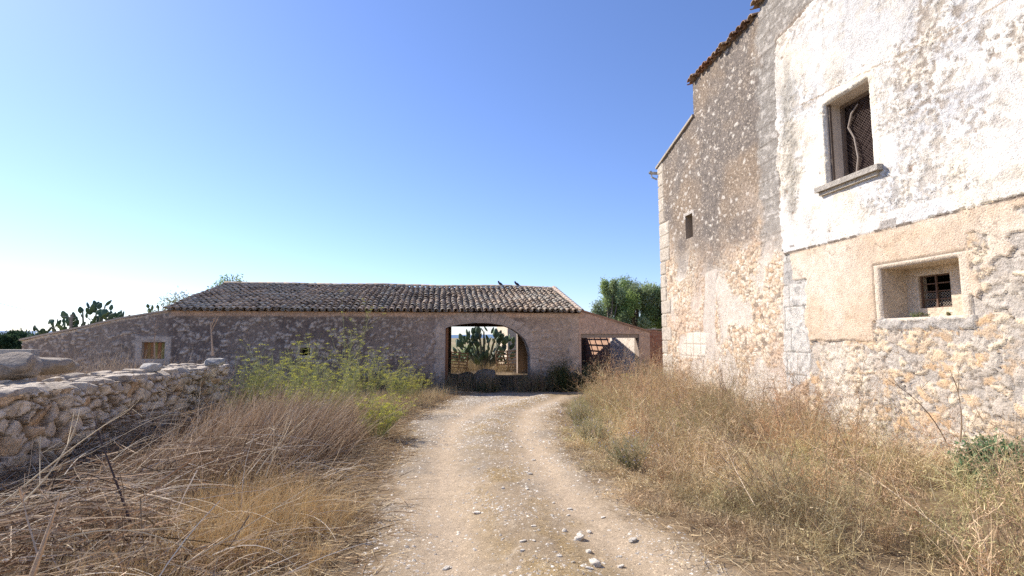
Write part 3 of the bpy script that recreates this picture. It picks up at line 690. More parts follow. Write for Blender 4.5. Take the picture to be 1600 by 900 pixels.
def tiles(b_cols, x0, x1, ye, ze, yr, zr, seed, pitch=.238):
    """mission tiles on the plane from the eave (ye,ze) to the ridge (yr,zr)"""
    r = np.random.default_rng(seed); L = math.hypot(yr - ye, zr - ze); uy, uz = (yr - ye) / L, (zr - ze) / L; ny_, nz_ = -uz * np.sign(uy), abs(uy)
    if uy < 0: ny_ = uz
    rows = int(L / .36) + 1; cols = int((x1 - x0) / pitch); K = 7; out = NP()
    a = np.pi * np.arange(K) / (K - 1)
    for kind in (0, 1):
        ci, rj = np.meshgrid(np.arange(cols), np.arange(rows), indexing='ij'); ci = ci.ravel(); rj = rj.ravel(); n = len(ci)
        xc = x0 + (ci + (.5 if kind == 0 else 1.0)) * pitch + r.normal(size=n) * .010 + .02 * np.sin(rj * .8 + ci * .9) + .03 * (fbm(ci * .15, rj * .25, 2, seed) - .5)
        s0 = -.14 + rj * .36 + r.normal(size=n) * .015; s1 = s0 + .43
        sag = (fbm(xc * .35, rj * .2, 3, seed + 3) - .5) * .14 + r.normal(size=n) * .006
        lift = (.035 if kind == 0 else -.0) + sag
        V = np.zeros((n, 4, K, 3))
        for q, (s, rad, up) in enumerate(((s0, .100, .028), (s1, .078, 0), (s0, .084, .022), (s1, .066, 0))):
            sg = 1 if kind == 0 else -1
            cx = np.cos(a)[None] * rad; sz = np.sin(a)[None] * rad * .85 * sg
            h = lift[:, None] + up + sz + (0 if kind == 0 else .055)
            V[:, q, :, 0] = xc[:, None] + cx + (r.normal(size=n) * 0)[:, None]
            V[:, q, :, 1] = ye + uy * s[:, None] + ny_ * h; V[:, q, :, 2] = ze + uz * s[:, None] + nz_ * h
        base = (np.arange(n) * 4 * K)[:, None]; k = np.arange(K - 1)[None]
        F = np.concatenate([np.stack([base + k, base + k + 1, base + K + k + 1, base + K + k], -1).reshape(-1, 4),
                            np.stack([base + k, base + 2 * K + k, base + 2 * K + k + 1, base + k + 1], -1).reshape(-1, 4),
                            np.stack([base + 2 * K + k, base + 3 * K + k, base + 3 * K + k + 1, base + 2 * K + k + 1], -1).reshape(-1, 4)])
        cs = np.array(b_cols); c = cs[r.integers(0, len(cs), n)] * (1 + r.normal(size=(n, 1)) * .14)
        lich = fbm(xc * .9, rj * .5, 3, seed + 8)[:, None]
        c = c * (1 - .5 * sstep(.5, .65, lich)) + np.array((.36, .33, .27)) * .5 * sstep(.5, .65, lich)
        if kind: c = c * .75
        out.add(V.reshape(-1, 3), F, np.repeat(c, 4 * K, axis=0))
    return out
def build_barn():
    root = empty('barn', (BL, YB, -.3), 0, 'long low rubble stone barn with clay tile roof and arched opening at the track end', 'barn')
    def P(o): o.parent = root; o.location = (-BL, -YB, .3); return o
    xs = axis(XL, XR, .034, [BL, BR, BW[0], BW[1], BS[0], BS[1], BO[0], BO[1], AX0]); zs = axis(-.6, 2.85, .034, [BW[2], BW[3], BS[2], BS[3], BO[3]])
    X, Z = np.meshgrid(xs, zs, indexing='ij'); f = lambda s, o=4, sd=0: fbm(X * s, Z * s, o, sd)
    n1 = f(.6, 4, 101); n2 = f(2.6, 4, 102); n3 = f(9, 3, 103); n4 = f(24, 2, 104)
    e1, r1, q1, _, _ = voro(X * 4.2 + (n3 - .5) * 1.5, Z * 6.2 + (n2 - .5) * 1.8, 105, .95)
    e2, r2, q2, _, _ = voro(X * 9, Z * 12 + n2, 106, .95)
    base = mixc((.13, .105, .095), (.25, .205, .18), n2 * .5 + n3 * .5)
    base = mixc(base, (.31, .255, .215), sstep(.5, .65, n1) * .6)
    st = mixc((.44, .38, .33), (.60, .53, .46), r1)
    sh = sstep(.16, .34, e1) * (q1 > .66 - .1 * n1)
    C = mixc(base, st, sh * .8); C = mixc(C, (.52, .46, .40), sstep(.15, .3, e2) * (q2 > .80) * .8)
    C = mixc(C, (.11, .09, .08), ((e1 < .06) | (e2 < .06)) * .35)
    H = sh * (.015 + .03 * r1) + (n2 - .5) * .05 + (n3 - .5) * .02
    # eave band of pink plaster
    T = btop(X)
    band = sstep(.26, .16, T - Z + (n2 - .5) * .10) * (X > BL) * (X < BR)
    C = mixc(C, mixc((.48, .34, .26), (.56, .43, .34), n3), band); H = np.where(band > .5, .02, H)
    # rising left part: plain
    top_l = sstep(.10, .04, T - Z) * (X < BL); C = mixc(C, (.60, .52, .42), top_l)
    C = mixc(C, (.42, .36, .30), (X < BL) * .25)
    # part right of the arch, plastered with stones showing
    rp = sstep(3.2, 4.0, X + (n2 - .5) * 1.2) * (X < BR)
    C = mixc(C, mixc((.42, .33, .27), (.50, .42, .35), n2), rp * (1 - .7 * sh) * .75)
    lp = sstep(-1.4, -.5, X + (n2 - .5)) * (X < AX0 + .05)
    C = mixc(C, (.40, .33, .29), lp * .45)
    ln = (X > BR) ; C = np.where(ln[..., None], mixc((.48, .345, .27), (.58, .44, .35), n2 * .7 + fbm(X * 5, Z * .8, 3, 108) * .3), C); H = np.where(ln, (n3 - .5) * .008 + .02, H)
    q = (np.abs(X - BR) < .30 + .1 * (np.floor(Z / .33) % 2)) & (X < BR + .02)
    C = np.where(q[..., None], mixc(C, (.54, .44, .36), .6), C); H = np.where(q, .03, H)
    # window surrounds of smooth pale render
    for (a0, a1, c0, c1), w in ((BW, .24), (BS, .12)):
        d = np.maximum(np.maximum(a0 - X, X - a1), np.maximum(c0 - Z, Z - c1)) + (n3 - .5) * .05
        C = mixc(C, mixc((.46, .41, .36), (.56, .50, .44), n3), sstep(w, w - .08, d) * .85); H = np.where(d < w, .025, H)
        H = H * sstep(0, .04, np.abs(d))
    # ashlar blocks of the arch
    at = arch_top(X); inside = (X > AX0) & (X < AX1) & (Z < at)
    pts = [(AX0, -.6), (AX0, float(arch_top(AX0)))] + [(x, float(arch_top(x))) for x in np.linspace(AX0, AX1, 40)] + [(AX1, -.6)]
    dA = dline(X, Z, pts)
    ang = np.arctan2(Z - 1.0, X - 1.85); va = np.abs(((ang / .20) % 1) - .5) * .2 * np.hypot(Z - 1, X - 1.85)
    ash = (dA < .36 + .05 * (np.floor(Z / .36) % 2)) & ~inside
    ac = mixc((.35, .295, .26), (.50, .435, .38), n2 * .5 + .5 * _h(np.floor(ang / .2), np.floor(ang * 0), 5)); jm = np.where(Z > 1.5, va, np.abs(((Z / .36) % 1) - .5) * .36) < .014
    ac = mixc(ac, (.2, .17, .15), jm * .6)
    C = np.where(ash[..., None], ac, C); H = np.where(ash, np.where(jm, .02, .035), H)
    H = np.where(dA < .03, .0, H)
    low = sstep(.55, -.1, Z + (n2 - .5) * .5); C = mixc(C, (.42, .35, .29), low * .4)
    C = C * (1.17, 1.10, 1.03) * (.75 + .5 * n4)[..., None]
    V = np.stack([X, YB - H, np.minimum(Z, T)], -1).reshape(-1, 3)
    cx = (xs[:-1] + xs[1:]) / 2; cz = (zs[:-1] + zs[1:]) / 2; CX, CZ = np.meshgrid(cx, cz, indexing='ij')
    keep = CZ < btop(CX) + .02
    for h in (BW, BS, BO): keep &= ~((CX > h[0]) & (CX < h[1]) & (CZ > h[2]) & (CZ < h[3]))
    keep &= ~((CX > AX0) & (CX < AX1 + .01) & (CZ < arch_top(CX) + .012))
    v, f_, c_ = compact(V, gridfaces(len(xs), len(zs), keep), C.reshape(-1, 3))
    P(obj('front_wall', meshdata('front_wall', v, f_, M_barn, c_, True)))
    # arch ring: edge strip on the face and the underside through the wall
    b = MB(); px_ = [(AX0, -.6), (AX0, float(arch_top(AX0)))] + [(x, float(arch_top(x))) for x in np.linspace(AX0 + .05, 3.3, 22)] + [(x, float(arch_top(x))) for x in np.linspace(3.32, AX1 - .002, 9)] + [(AX1, -.6)]
    V = []; n = len(px_); cen = (1.9, .8)
    for (x, z) in px_:
        dx, dz = x - cen[0], z - cen[1]
        if z <= -.5: ox, oz = (.07 * np.sign(dx), 0)
        else: l = math.hypot(dx, dz); ox, oz = dx / l * .07, dz / l * .07
        V += [(x + ox, YB - .034, z + oz), (x, YB - .036, z), (x, YB + .5, z)]
    F = [(3 * i, 3 * i + 3, 3 * i + 4, 3 * i + 1) for i in range(n - 1)] + [(3 * i + 1, 3 * i + 4, 3 * i + 5, 3 * i + 2) for i in range(n - 1)]
    b.add(V, F, (.42, .345, .295)); P(b.build('arch_ring', M_barn))
    # inner face of the front wall and the other walls, with a wide opening in the back
    b = MB(); c = (.34, .27, .22); Y2 = YB + .5
    ap = [(x, float(arch_top(x))) for x in np.linspace(AX0, AX1, 24)]
    b.add([(BL, Y2, -.6), (AX0, Y2, -.6), (AX0, Y2, EZ), (BL, Y2, EZ)], [(0, 1, 2, 3)], c)
    b.add([(AX1, Y2, -.6), (BR, Y2, -.6), (BR, Y2, EZ), (AX1, Y2, EZ)], [(0, 1, 2, 3)], c)
    for (xa, za), (xb, zb) in zip(ap[:-1], ap[1:]): b.add([(xa, Y2, za), (xb, Y2, zb), (xb, Y2, EZ), (xa, Y2, EZ)], [(0, 1, 2, 3)], c)
    bx0, bx1 = toY(705, YK), toY(807, YK); bz = onY(750, 510.5, YK)[1]
    for y0, y1 in ((YK - .5, YK),):
        b.box((BL, y0, -.6), (bx0, y1, EZ), c); b.box((bx1, y0, -.6), (BR, y1, EZ), c); b.box((bx0 - .02, y0 + .01, bz), (bx1 + .02, y1 - .01, EZ), (.14, .09, .06))
    for x0, x1 in ((BL, BL + .5), (BR - .5, BR)):
        b.add([(x0, YB + .01, -.6), (x0, YK - .01, -.6), (x0, YK - .01, EZ - .05), (x0, 25, RZ - .06), (x0, YB + .01, EZ - .05), (x1, YB + .01, -.6), (x1, YK - .01, -.6), (x1, YK - .01, EZ - .05), (x1, 25, RZ - .06), (x1, YB + .01, EZ - .05)],
              [(0, 1, 2, 3, 4), (9, 8, 7, 6, 5), (0, 4, 9, 5), (4, 3, 8, 9), (3, 2, 7, 8), (2, 1, 6, 7)], c)
    P(b.build('inner_wall', M_barn))
    b = MB(); b.box((AX0 + .005, YB + .12, -.5), (AX0 + .11, YB + .34, arch_top(AX0) - .01), (.24, .12, .07)); P(b.build('door_post', M_wood))
    # roof
    roofb = MB(); z0 = EZ - .03
    for s in (0, .05):
        roofb.add([(BL - .1, YB - .1, z0 + s), (BR + .1, YB - .1, z0 + s), (BR + .1, 25, RZ - .05 + s), (BL - .1, 25, RZ - .05 + s), (BR + .1, YK + .1, z0 + s), (BL - .1, YK + .1, z0 + s)], [(0, 1, 2, 3), (3, 2, 4, 5)], (.16, .10, .07))
    roof = P(roofb.build('roof', M_wood))
    cols = [(.38, .29, .21), (.45, .34, .24), (.29, .225, .17), (.50, .38, .27), (.43, .37, .29)]
    tl = tiles(cols, BL - .12, BR + .14, YB - .12, EZ + .02, 25, RZ, 5); tl2 = tiles(cols, BL - .12, BR + .14, YK + .12, EZ + .02, 25, RZ, 9)
    for v_, f2, c2 in zip(tl2.V, tl2.F, tl2.C): tl.F.append(f2 - 0); tl.V.append(v_); tl.C.append(c2)
    # renumber after joining the two slopes
    nn = 0; Fs = []
    half = len(tl.V) // 2; off2 = sum(len(v_) for v_ in tl.V[:half])
    Fs = tl.F[:half] + [q_ + off2 for q_ in tl.F[half:]]
    t_ = obj('tiles', meshdata('tiles', np.concatenate(tl.V), np.concatenate(Fs), M_tile, np.concatenate(tl.C), True), roof)
    rb = MB(); x = BL - .15; rr = random.Random(4)
    while x < BR + .1:
        zz = RZ + .045 + (float(fbm(np.array([x * .35]), np.array([3.]), 3, 8)[0]) - .5) * .12
        cc = rr.choice(cols); V = []
        for q_, (xx, rad) in enumerate(((x, .105), (x + .42, .09))):
            for k in range(8):
                a = math.pi * k / 7; V.append((xx, 25 + math.cos(a) * rad * 1.1, zz + math.sin(a) * rad + rr.uniform(-.004, .004)))
        rb.add(V, [(k, 8 + k, 9 + k, k + 1) for k in range(7)] + [tuple(range(8))], cc); x += .37
    rb.build('ridge_tiles', M_tile, roof, smooth=True)
    rb = MB()                              # mortared verge tiles on the right end
    for k in range(14):
        yy = YB - .1 + k * .36; zz = EZ + .09 + (RZ - EZ) / 5 * (yy - YB)
        for k2, rad in ((0, .1),):
            V = [(BR + .12 + math.cos(a) * rad, y_, z_ + math.sin(a) * rad) for (y_, z_) in ((yy, zz), (yy + .4, zz + .4 * .286 - .02)) for a in [math.pi * q_ / 6 for q_ in range(7)]]
            rb.add(V, [(q_, q_ + 1, 8 + q_, 7 + q_) for q_ in range(6)], (.42, .33, .26))
    rb.build('verge_tiles', M_tile, roof)
    for side, (xa, xb) in enumerate(((BL, XL), (XR, BR))):
        b = MB()
        if side == 0:
            pts = [(XL - .08, 1.60), (-12.6, 2.02), (-11.2, 2.38), (BL + .02, 2.66)]
            for (x0, z0_), (x1, z1_) in zip(pts[:-1], pts[1:]):
                b.add([(x0, YB - .05, z0_ + .005), (x1, YB - .05, z1_ + .005), (x1, YK, z1_ + .005), (x0, YK, z0_ + .005), (x0, YB - .05, z0_ + .065), (x1, YB - .05, z1_ + .065), (x1, YK, z1_ + .065), (x0, YK, z0_ + .065)],
                      [(0, 1, 2, 3), (7, 6, 5, 4), (0, 4, 5, 1), (3, 2, 6, 7)], (.50, .40, .31))
            o = P(b.build('lean_to_roof', M_tile)); tag(o, 'long lean-to roof falling away to the left')
            b = MB(); b.add([(XL, YB, -.6), (XL, YK, -.6), (XL, YK, 1.6), (XL, YB, 1.6)], [(0, 1, 2, 3)], c); b.box((XL, YK - .1, -.6), (BL, YK - .02, 1.6), c); P(b.build('lean_to_wall', M_barn))
        else:
            zl = lambda x: 2.80 + (x - BR) * (1.93 - 2.80) / (XR - BR)
            def slab(x0, x1, y0, y1, t=.07, cc=(.40, .24, .16)):
                b.add([(x0, y0, zl(x0) + .004), (x1, y0, zl(x1) + .004), (x1, y1, zl(x1) + .004), (x0, y1, zl(x0) + .004), (x0, y0, zl(x0) + t), (x1, y0, zl(x1) + t), (x1, y1, zl(x1) + t), (x0, y1, zl(x0) + t)],
                      [(0, 1, 2, 3), (7, 6, 5, 4), (0, 4, 5, 1), (3, 2, 6, 7), (0, 3, 7, 4), (1, 5, 6, 2)], cc)
            slab(BR + .02, XR + .06, YB - .06, YB + .55); slab(BR + .02, 6.3, YB + .55, YK); slab(8.1, XR + .06, YB + .55, YK); slab(6.3, 8.1, 28.9, YK)
            o = P(b.build('lean_to_roof', M_tile)); tag(o, 'collapsed lean-to roof with a hole in it')
            b = MB()
            for yy in (24.4, 25.4, 26.4, 27.4): b.bar((5.6, yy, zl(5.6) - .04), (8.3, yy, zl(8.3) - .04), .08, .1, (.2, .12, .08))
            for xx in (6.6, 7.0, 7.4, 7.8): b.bar((xx, 24.3, zl(xx) + .03), (xx, 28.9, zl(xx) + .03), .05, .04, (.2, .12, .08))
            b.build('rafters', M_wood, o)
            b = MB(); b.box((BO[0] + .0, YB + .02, BO[3] - .16), (BO[1] + .1, YB + .4, BO[3] + .005), (.36, .28, .22)); P(b.build('lintel', M_wood))
            b = MB(); b.box((8.02, YB + .008, -.6), (8.06, YB + .5, 1.86), (.3, .24, .2)); cw = (.66, .58, .50)
            b.add([(8.02, YB + .5, -.6), (8.02, 23.6, -.6), (8.02, 23.6, zl(8.02)), (8.02, YB + .5, zl(8.02))], [(0, 1, 2, 3)], cw)
            b.add([(8.02, 23.6, -.6), (8.02, YK, -.6), (8.02, YK, zl(8.02)), (8.02, 23.6, zl(8.02))], [(0, 1, 2, 3)], (.50, .31, .22))
            b.add([(XR, YB, -.6), (XR, YK, -.6), (XR, YK, zl(XR)), (XR, YB, zl(XR))], [(0, 1, 2, 3)], c)
            b.add([(BR, 27.7, -.6), (XR - .02, 27.7, -.6), (XR - .02, 27.7, zl(XR)), (BR, 27.7, zl(BR))], [(0, 1, 2, 3)], (.14, .10, .08))  # back wall set forward, the unlit interior's shade put into its dark colour
            b.box((BR, YB + .01, BO[3] + .01), (XR - .02, YB + .5, BO[3] + .07), c)
            P(b.build('lean_to_wall', M_barn))
    # windows
    b = MB(); y0 = YB + .14; r = random.Random(8); x = BW[0]
    while x < BW[1] - .02:
        w_ = min(r.uniform(.10, .15), BW[1] - x); b.box((x + .004, y0 + r.uniform(0, .02), BW[2]), (x + w_ - .004, y0 + .04, BW[3] - r.uniform(0, .04)), (.36 * r.uniform(.7, 1.1), .24 * r.uniform(.7, 1.1), .08)); x += w_
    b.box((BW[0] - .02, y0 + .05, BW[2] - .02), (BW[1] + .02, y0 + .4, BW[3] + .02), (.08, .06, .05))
    def reveal(bm, h, d, cc):
        x0, x1, c0, c1 = h; V = [(x0, YB, c0), (x1, YB, c0), (x1, YB, c1), (x0, YB, c1), (x0, YB + d, c0), (x1, YB + d, c0), (x1, YB + d, c1), (x0, YB + d, c1)]
        bm.add(V, [(0, 1, 5, 4), (1, 2, 6, 5), (2, 3, 7, 6), (3, 0, 4, 7)], cc)
    reveal(b, BW, .2, (.45, .4, .35)); o = P(b.build('window', M_wood)); tag(o, 'small window closed with yellowed boards')
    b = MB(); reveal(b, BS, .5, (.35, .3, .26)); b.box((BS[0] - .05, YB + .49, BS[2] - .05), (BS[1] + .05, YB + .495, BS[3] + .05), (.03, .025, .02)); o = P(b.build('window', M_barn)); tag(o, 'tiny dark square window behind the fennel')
    # the reveals of the lean-to opening
    b = MB(); b.box((BO[0] - .02, YB + .02, -.6), (BO[0] + .001, YB + .6, BO[3]), (.35, .27, .22)); P(b.build('door_jamb', M_barn))
build_barn()

# red brick yard wall between barn and farmhouse, behind
def brick_wall():
    Yw = 21.5; x0, x1 = 8.5, 12.5; xs = np.arange(x0, x1, .03); zs = np.arange(-.4, 2.05, .03); X, Z = np.meshgrid(xs, zs, indexing='ij')
    row = np.floor(Z / .09); ex = np.abs(((X + .11 * (row % 2)) / .23) % 1 - .5) * .23; m = (np.abs((Z / .09) % 1 - .5) * .09 > .036) | (ex > .104)
    C = mixc((.42, .18, .11), (.50, .26, .17), _h(np.floor((X + .11 * (row % 2)) / .23), row, 4)); C = mixc(C, (.42, .33, .27), m * .7)
    V = np.stack([X, Yw + m * .008, Z + .05 * (Z > 1.9) * np.sin(X * 3)], -1).reshape(-1, 3)
    root = empty('brick_wall', (x0, Yw, -.4), 0, 'reddish brick yard wall closing the gap between barn and farmhouse', 'brick wall')
    o = obj('brick_face', meshdata('brick_face', V, gridfaces(*X.shape), M_barn, C.reshape(-1, 3)), root, (-x0, -Yw, .4))
    b = MB(); b.box((x0, Yw + .015, -.4), (x1, Yw + .22, 2.0), (.42, .25, .18)); b.box((x0, Yw - .03, 2.04), (x1, Yw + .25, 2.10), (.45, .35, .28)); o = b.build('wall_core', M_barn, root, loc=(-x0, -Yw, .4))
brick_wall()

# lit outbuilding behind the barn
def shed():
    x0 = toY(788, 37); b = MB(); c = (.62, .50, .37)
    root = empty('outbuilding', (x0, 36, -.4), 0, 'ochre plastered outbuilding behind the prickly pear seen through the arch', 'outbuilding')
    b.box((x0, 35.2, -.5), (x0 + 5, 42, 3.0), c); b.build('wall', M_barn, root, loc=(-x0, -36, .4))
    b = MB(); b.box((x0 - .1, 35.1, 3.003), (x0 + 5.1, 42.1, 3.1), (.4, .24, .16)); b.build('roof', M_tile, root, loc=(-x0, -36, .4))
shed()

# ================================================================ DRY STONE WALL on the left
XW = -5.3
def stone_wall():
    root = empty('dry_stone_wall', (XW - .4, 13.5, -.25), 0, 'chest high dry stone wall of pale limestone running along the left side', 'stone wall')
    O = (-(XW - .4), -13.5, .25)
    ys = np.arange(-1.5, 13.9, .022); zs = np.arange(-.45, 1.0, .022); Y, Z = np.meshgrid(ys, zs, indexing='ij')
    f = lambda s, o=4, sd=0: fbm(Y * s, Z * s, o, sd); n2 = f(2.5, 3, 201); n3 = f(8, 4, 202); n4 = f(26, 3, 203)
    e, r1, q1, ox, oz = voro(Y * 3.9 + (n2 - .5) * 1.1, Z * 5.4 + (n2 - .5) * .9 + (n3 - .5) * .5, 204, .92)
    eb, rb, qb, oxb, ozb = voro(Y * 7.5 + (n3 - .5), Z * 9 + (n2 - .5), 206, .98)
    big = q1 > .3
    E = np.where(big, e, np.minimum(e, eb * .7)); T1 = (r1 - .5) * ox * .28 + (q1 - .5) * oz * .28
    H = sstep(0, .13, E) * (.10 + .035 * r1) + T1 * .8 + (n3 - .5) * .04 + (n4 - .5) * .03
    cid = np.where(big, r1, rb)
    C = mixc((.60, .49, .38), (.80, .70, .57), cid * .6 + n2 * .4); C = mixc(C, (.38, .31, .25), sstep(.54, .68, n3) * .5)
    C = mixc(C, (.60, .38, .20), (q1 > .86) * .5); C = mixc(C, (.12, .08, .055), sstep(.12, .03, E) * .9)
    yb = 13.9 - .0
    V = np.stack([XW + H - .08, Y, Z], -1).reshape(-1, 3)
    obj('stone_face', meshdata('stone_face', V, gridfaces(*Y.shape), M_stone, C.reshape(-1, 3), False), root, O)
    V2 = V.copy(); V2[:, 0] = XW - .75 - (H.ravel() - .08)
    obj('rear_face', meshdata('rear_face', V2, gridfaces(*Y.shape)[:, ::-1], M_stone, C.reshape(-1, 3), True), root, O)
    # rubble filling on top and the coping row of big slabs along the front edge
    P_ = NP(); r = np.random.default_rng(21); y = -1.4; k = 0
    while y < 13.9:
        L = r.uniform(.26, .56); h = r.uniform(.24, .34); w = r.uniform(.42, .58)
        V, F = rockmesh((w, L * 1.06, h), 300 + k, .10, 14, .55); V = V * (1 + .10 * (fbm(V[:, 1] * 9 + k, V[:, 2] * 9 + V[:, 0] * 7, 4, 7) - .5))[:, None] + .02 * (fbm(V[:, 1] * 22 + k, V[:, 2] * 22 + V[:, 0] * 17, 3, 8) - .5)[:, None]; a = r.uniform(-.06, .06)
        V = V @ np.array([[math.cos(a), math.sin(a), 0], [-math.sin(a), math.cos(a), 0], [0, 0, 1]])
        V = V + (XW - .20 + r.uniform(-.03, .03), y + L / 2, .93 + r.uniform(-.015, .02)); n3 = fbm(V[:, 1] * 7, V[:, 2] * 7 + V[:, 0] * 5, 4, 5)
        c = mixc((.48, .40, .31), (.68, .59, .48), n3) * r.uniform(.75, 1.1); c = mixc(c, (.27, .235, .205), sstep(.5, .62, fbm(V[:, 1] * 3, V[:, 0] * 3, 3, 9)) * .6)
        P_.add(V, F, c); y += L; k += 1
    P_.build('coping_stones', M_stone, root, O, False)
    P_ = NP()
    for i in range(420):
        s = r.uniform(.10, .34); V, F = rockmesh((s, s * r.uniform(.9, 1.6), s * .6), 900 + i, .13, 6, .5)
        V = V + (XW - r.uniform(.30, .85), r.uniform(-1.4, 13.9), .93 + r.uniform(-.05, .10)); P_.add(V, F, np.tile(np.array((.50, .42, .33)) * r.uniform(.75, 1.15), (len(V), 1)))
    P_.build('rubble_fill', M_stone, root, O, True)
    b = MB(); b.box((XW - .72, -1.4, -.4), (XW - .12, 13.85, .86), (.15, .12, .09)); b.build('core', M_stone, root, loc=O)
stone_wall()
def free_rock(name, label, cat, px, py, Y, size, seed, col=(.56, .5, .43), group=None, rot=0, z=None, rough=.13, n=9, boxy=.45):
    if name == 'boulder' and Y < 12: col = (.42, .35, .28)
    x, zz = onY(px, py, Y); V, F = rockmesh(size, seed, rough, n, boxy); nn = fbm(V[:, 0] * 6 / max(size) + 3, V[:, 2] * 6 / max(size) + V[:, 1] * 5, 4, seed)
    c = mixc(np.array(col) * .55, np.array(col) * 1.05, nn); o = obj(name, meshdata(name, V, F, M_stone, c, True), None, (x, Y, zz if z is None else z)); o.rotation_euler = (0, 0, rot)
    return tag(o, label, cat, group)
free_rock('boulder', 'big weathered boulder behind the near end of the stone wall', 'boulder', 16, 574, 8.6, (.62, .6, .46), 51, rot=.3, rough=.16, n=16, boxy=.25)
free_rock('boulder', 'low brown rock behind the stone wall, right of the big boulder', 'boulder', 80, 572, 9.9, (.72, .6, .34), 52, rot=.1, rough=.16, n=16, boxy=.25)
free_rock('boulder', 'rounded grey boulder lying in the archway of the barn', 'boulder', 757, 585, 21.6, (.98, .8, .72), 53, (.42, .39, .37), z=.08)
free_rock('boulder', 'low dark rock inside the archway beside the left pallet', 'boulder', 727, 583, 24, (.9, .6, .5), 54, (.30, .26, .24), z=-.1)
free_rock('loose_stone', 'lumpy pale stone resting on the far end of the stone wall', 'stone', 335, 558, 12.4, (.42, .36, .20), 55, (.62, .57, .5), z=1.16)
free_rock('loose_stone', 'small round stone on top of the wall above the barn window', 'stone', 238, 558, 10.9, (.38, .3, .18), 56, (.6, .55, .48), z=1.13)
# pale stony verge beyond the wall
b = MB(); x0, z0 = onY(30, 546, 18.3); b.box((-16.5, 18.0, -.35), (toY(62, 18.3), 18.35, z0), (.56, .50, .42)); tag(b.build('low_wall', M_stone), 'low pale wall at the left edge in front of the dark tree', 'low wall')

# ================================================================ VEGETATION
def gzs(x, y): return gz(np.asarray(x, float), np.asarray(y, float))
STRAW = [(.62, .48, .29), (.50, .37, .21), (.70, .58, .38), (.40, .28, .16), (.56, .43, .27)]
GOLD = [(.62, .46, .24), (.54, .37, .18), (.74, .56, .28), (.48, .30, .13)]
REED = [(.48, .36, .25), (.34, .24, .16), (.68, .56, .42), (.16, .10, .065), (.28, .17, .10), (.09, .06, .04), (.58, .45, .32)]
BRUSH = [(.66, .52, .32), (.52, .40, .24), (.78, .65, .44), (.36, .26, .16), (.58, .48, .30), (.46, .41, .22)]
FENNEL = [(.30, .34, .13), (.40, .42, .17), (.22, .28, .12), (.46, .44, .16), (.36, .32, .16)]
def scatter(n, x0, x1, y0, y1, fn):
    X = rng.uniform(x0, x1, n); Y = rng.uniform(y0, y1, n); p = fn(X, Y); k = rng.random(n) < p
    return X[k], Y[k]
def lean(n, s=.5, up=1.0, bias=(0, 0)):
    d = rng.normal(size=(n, 3)) * (s, s, .15); d[:, 2] = up; d[:, 0] += bias[0]; d[:, 1] += bias[1]; return unit(d)

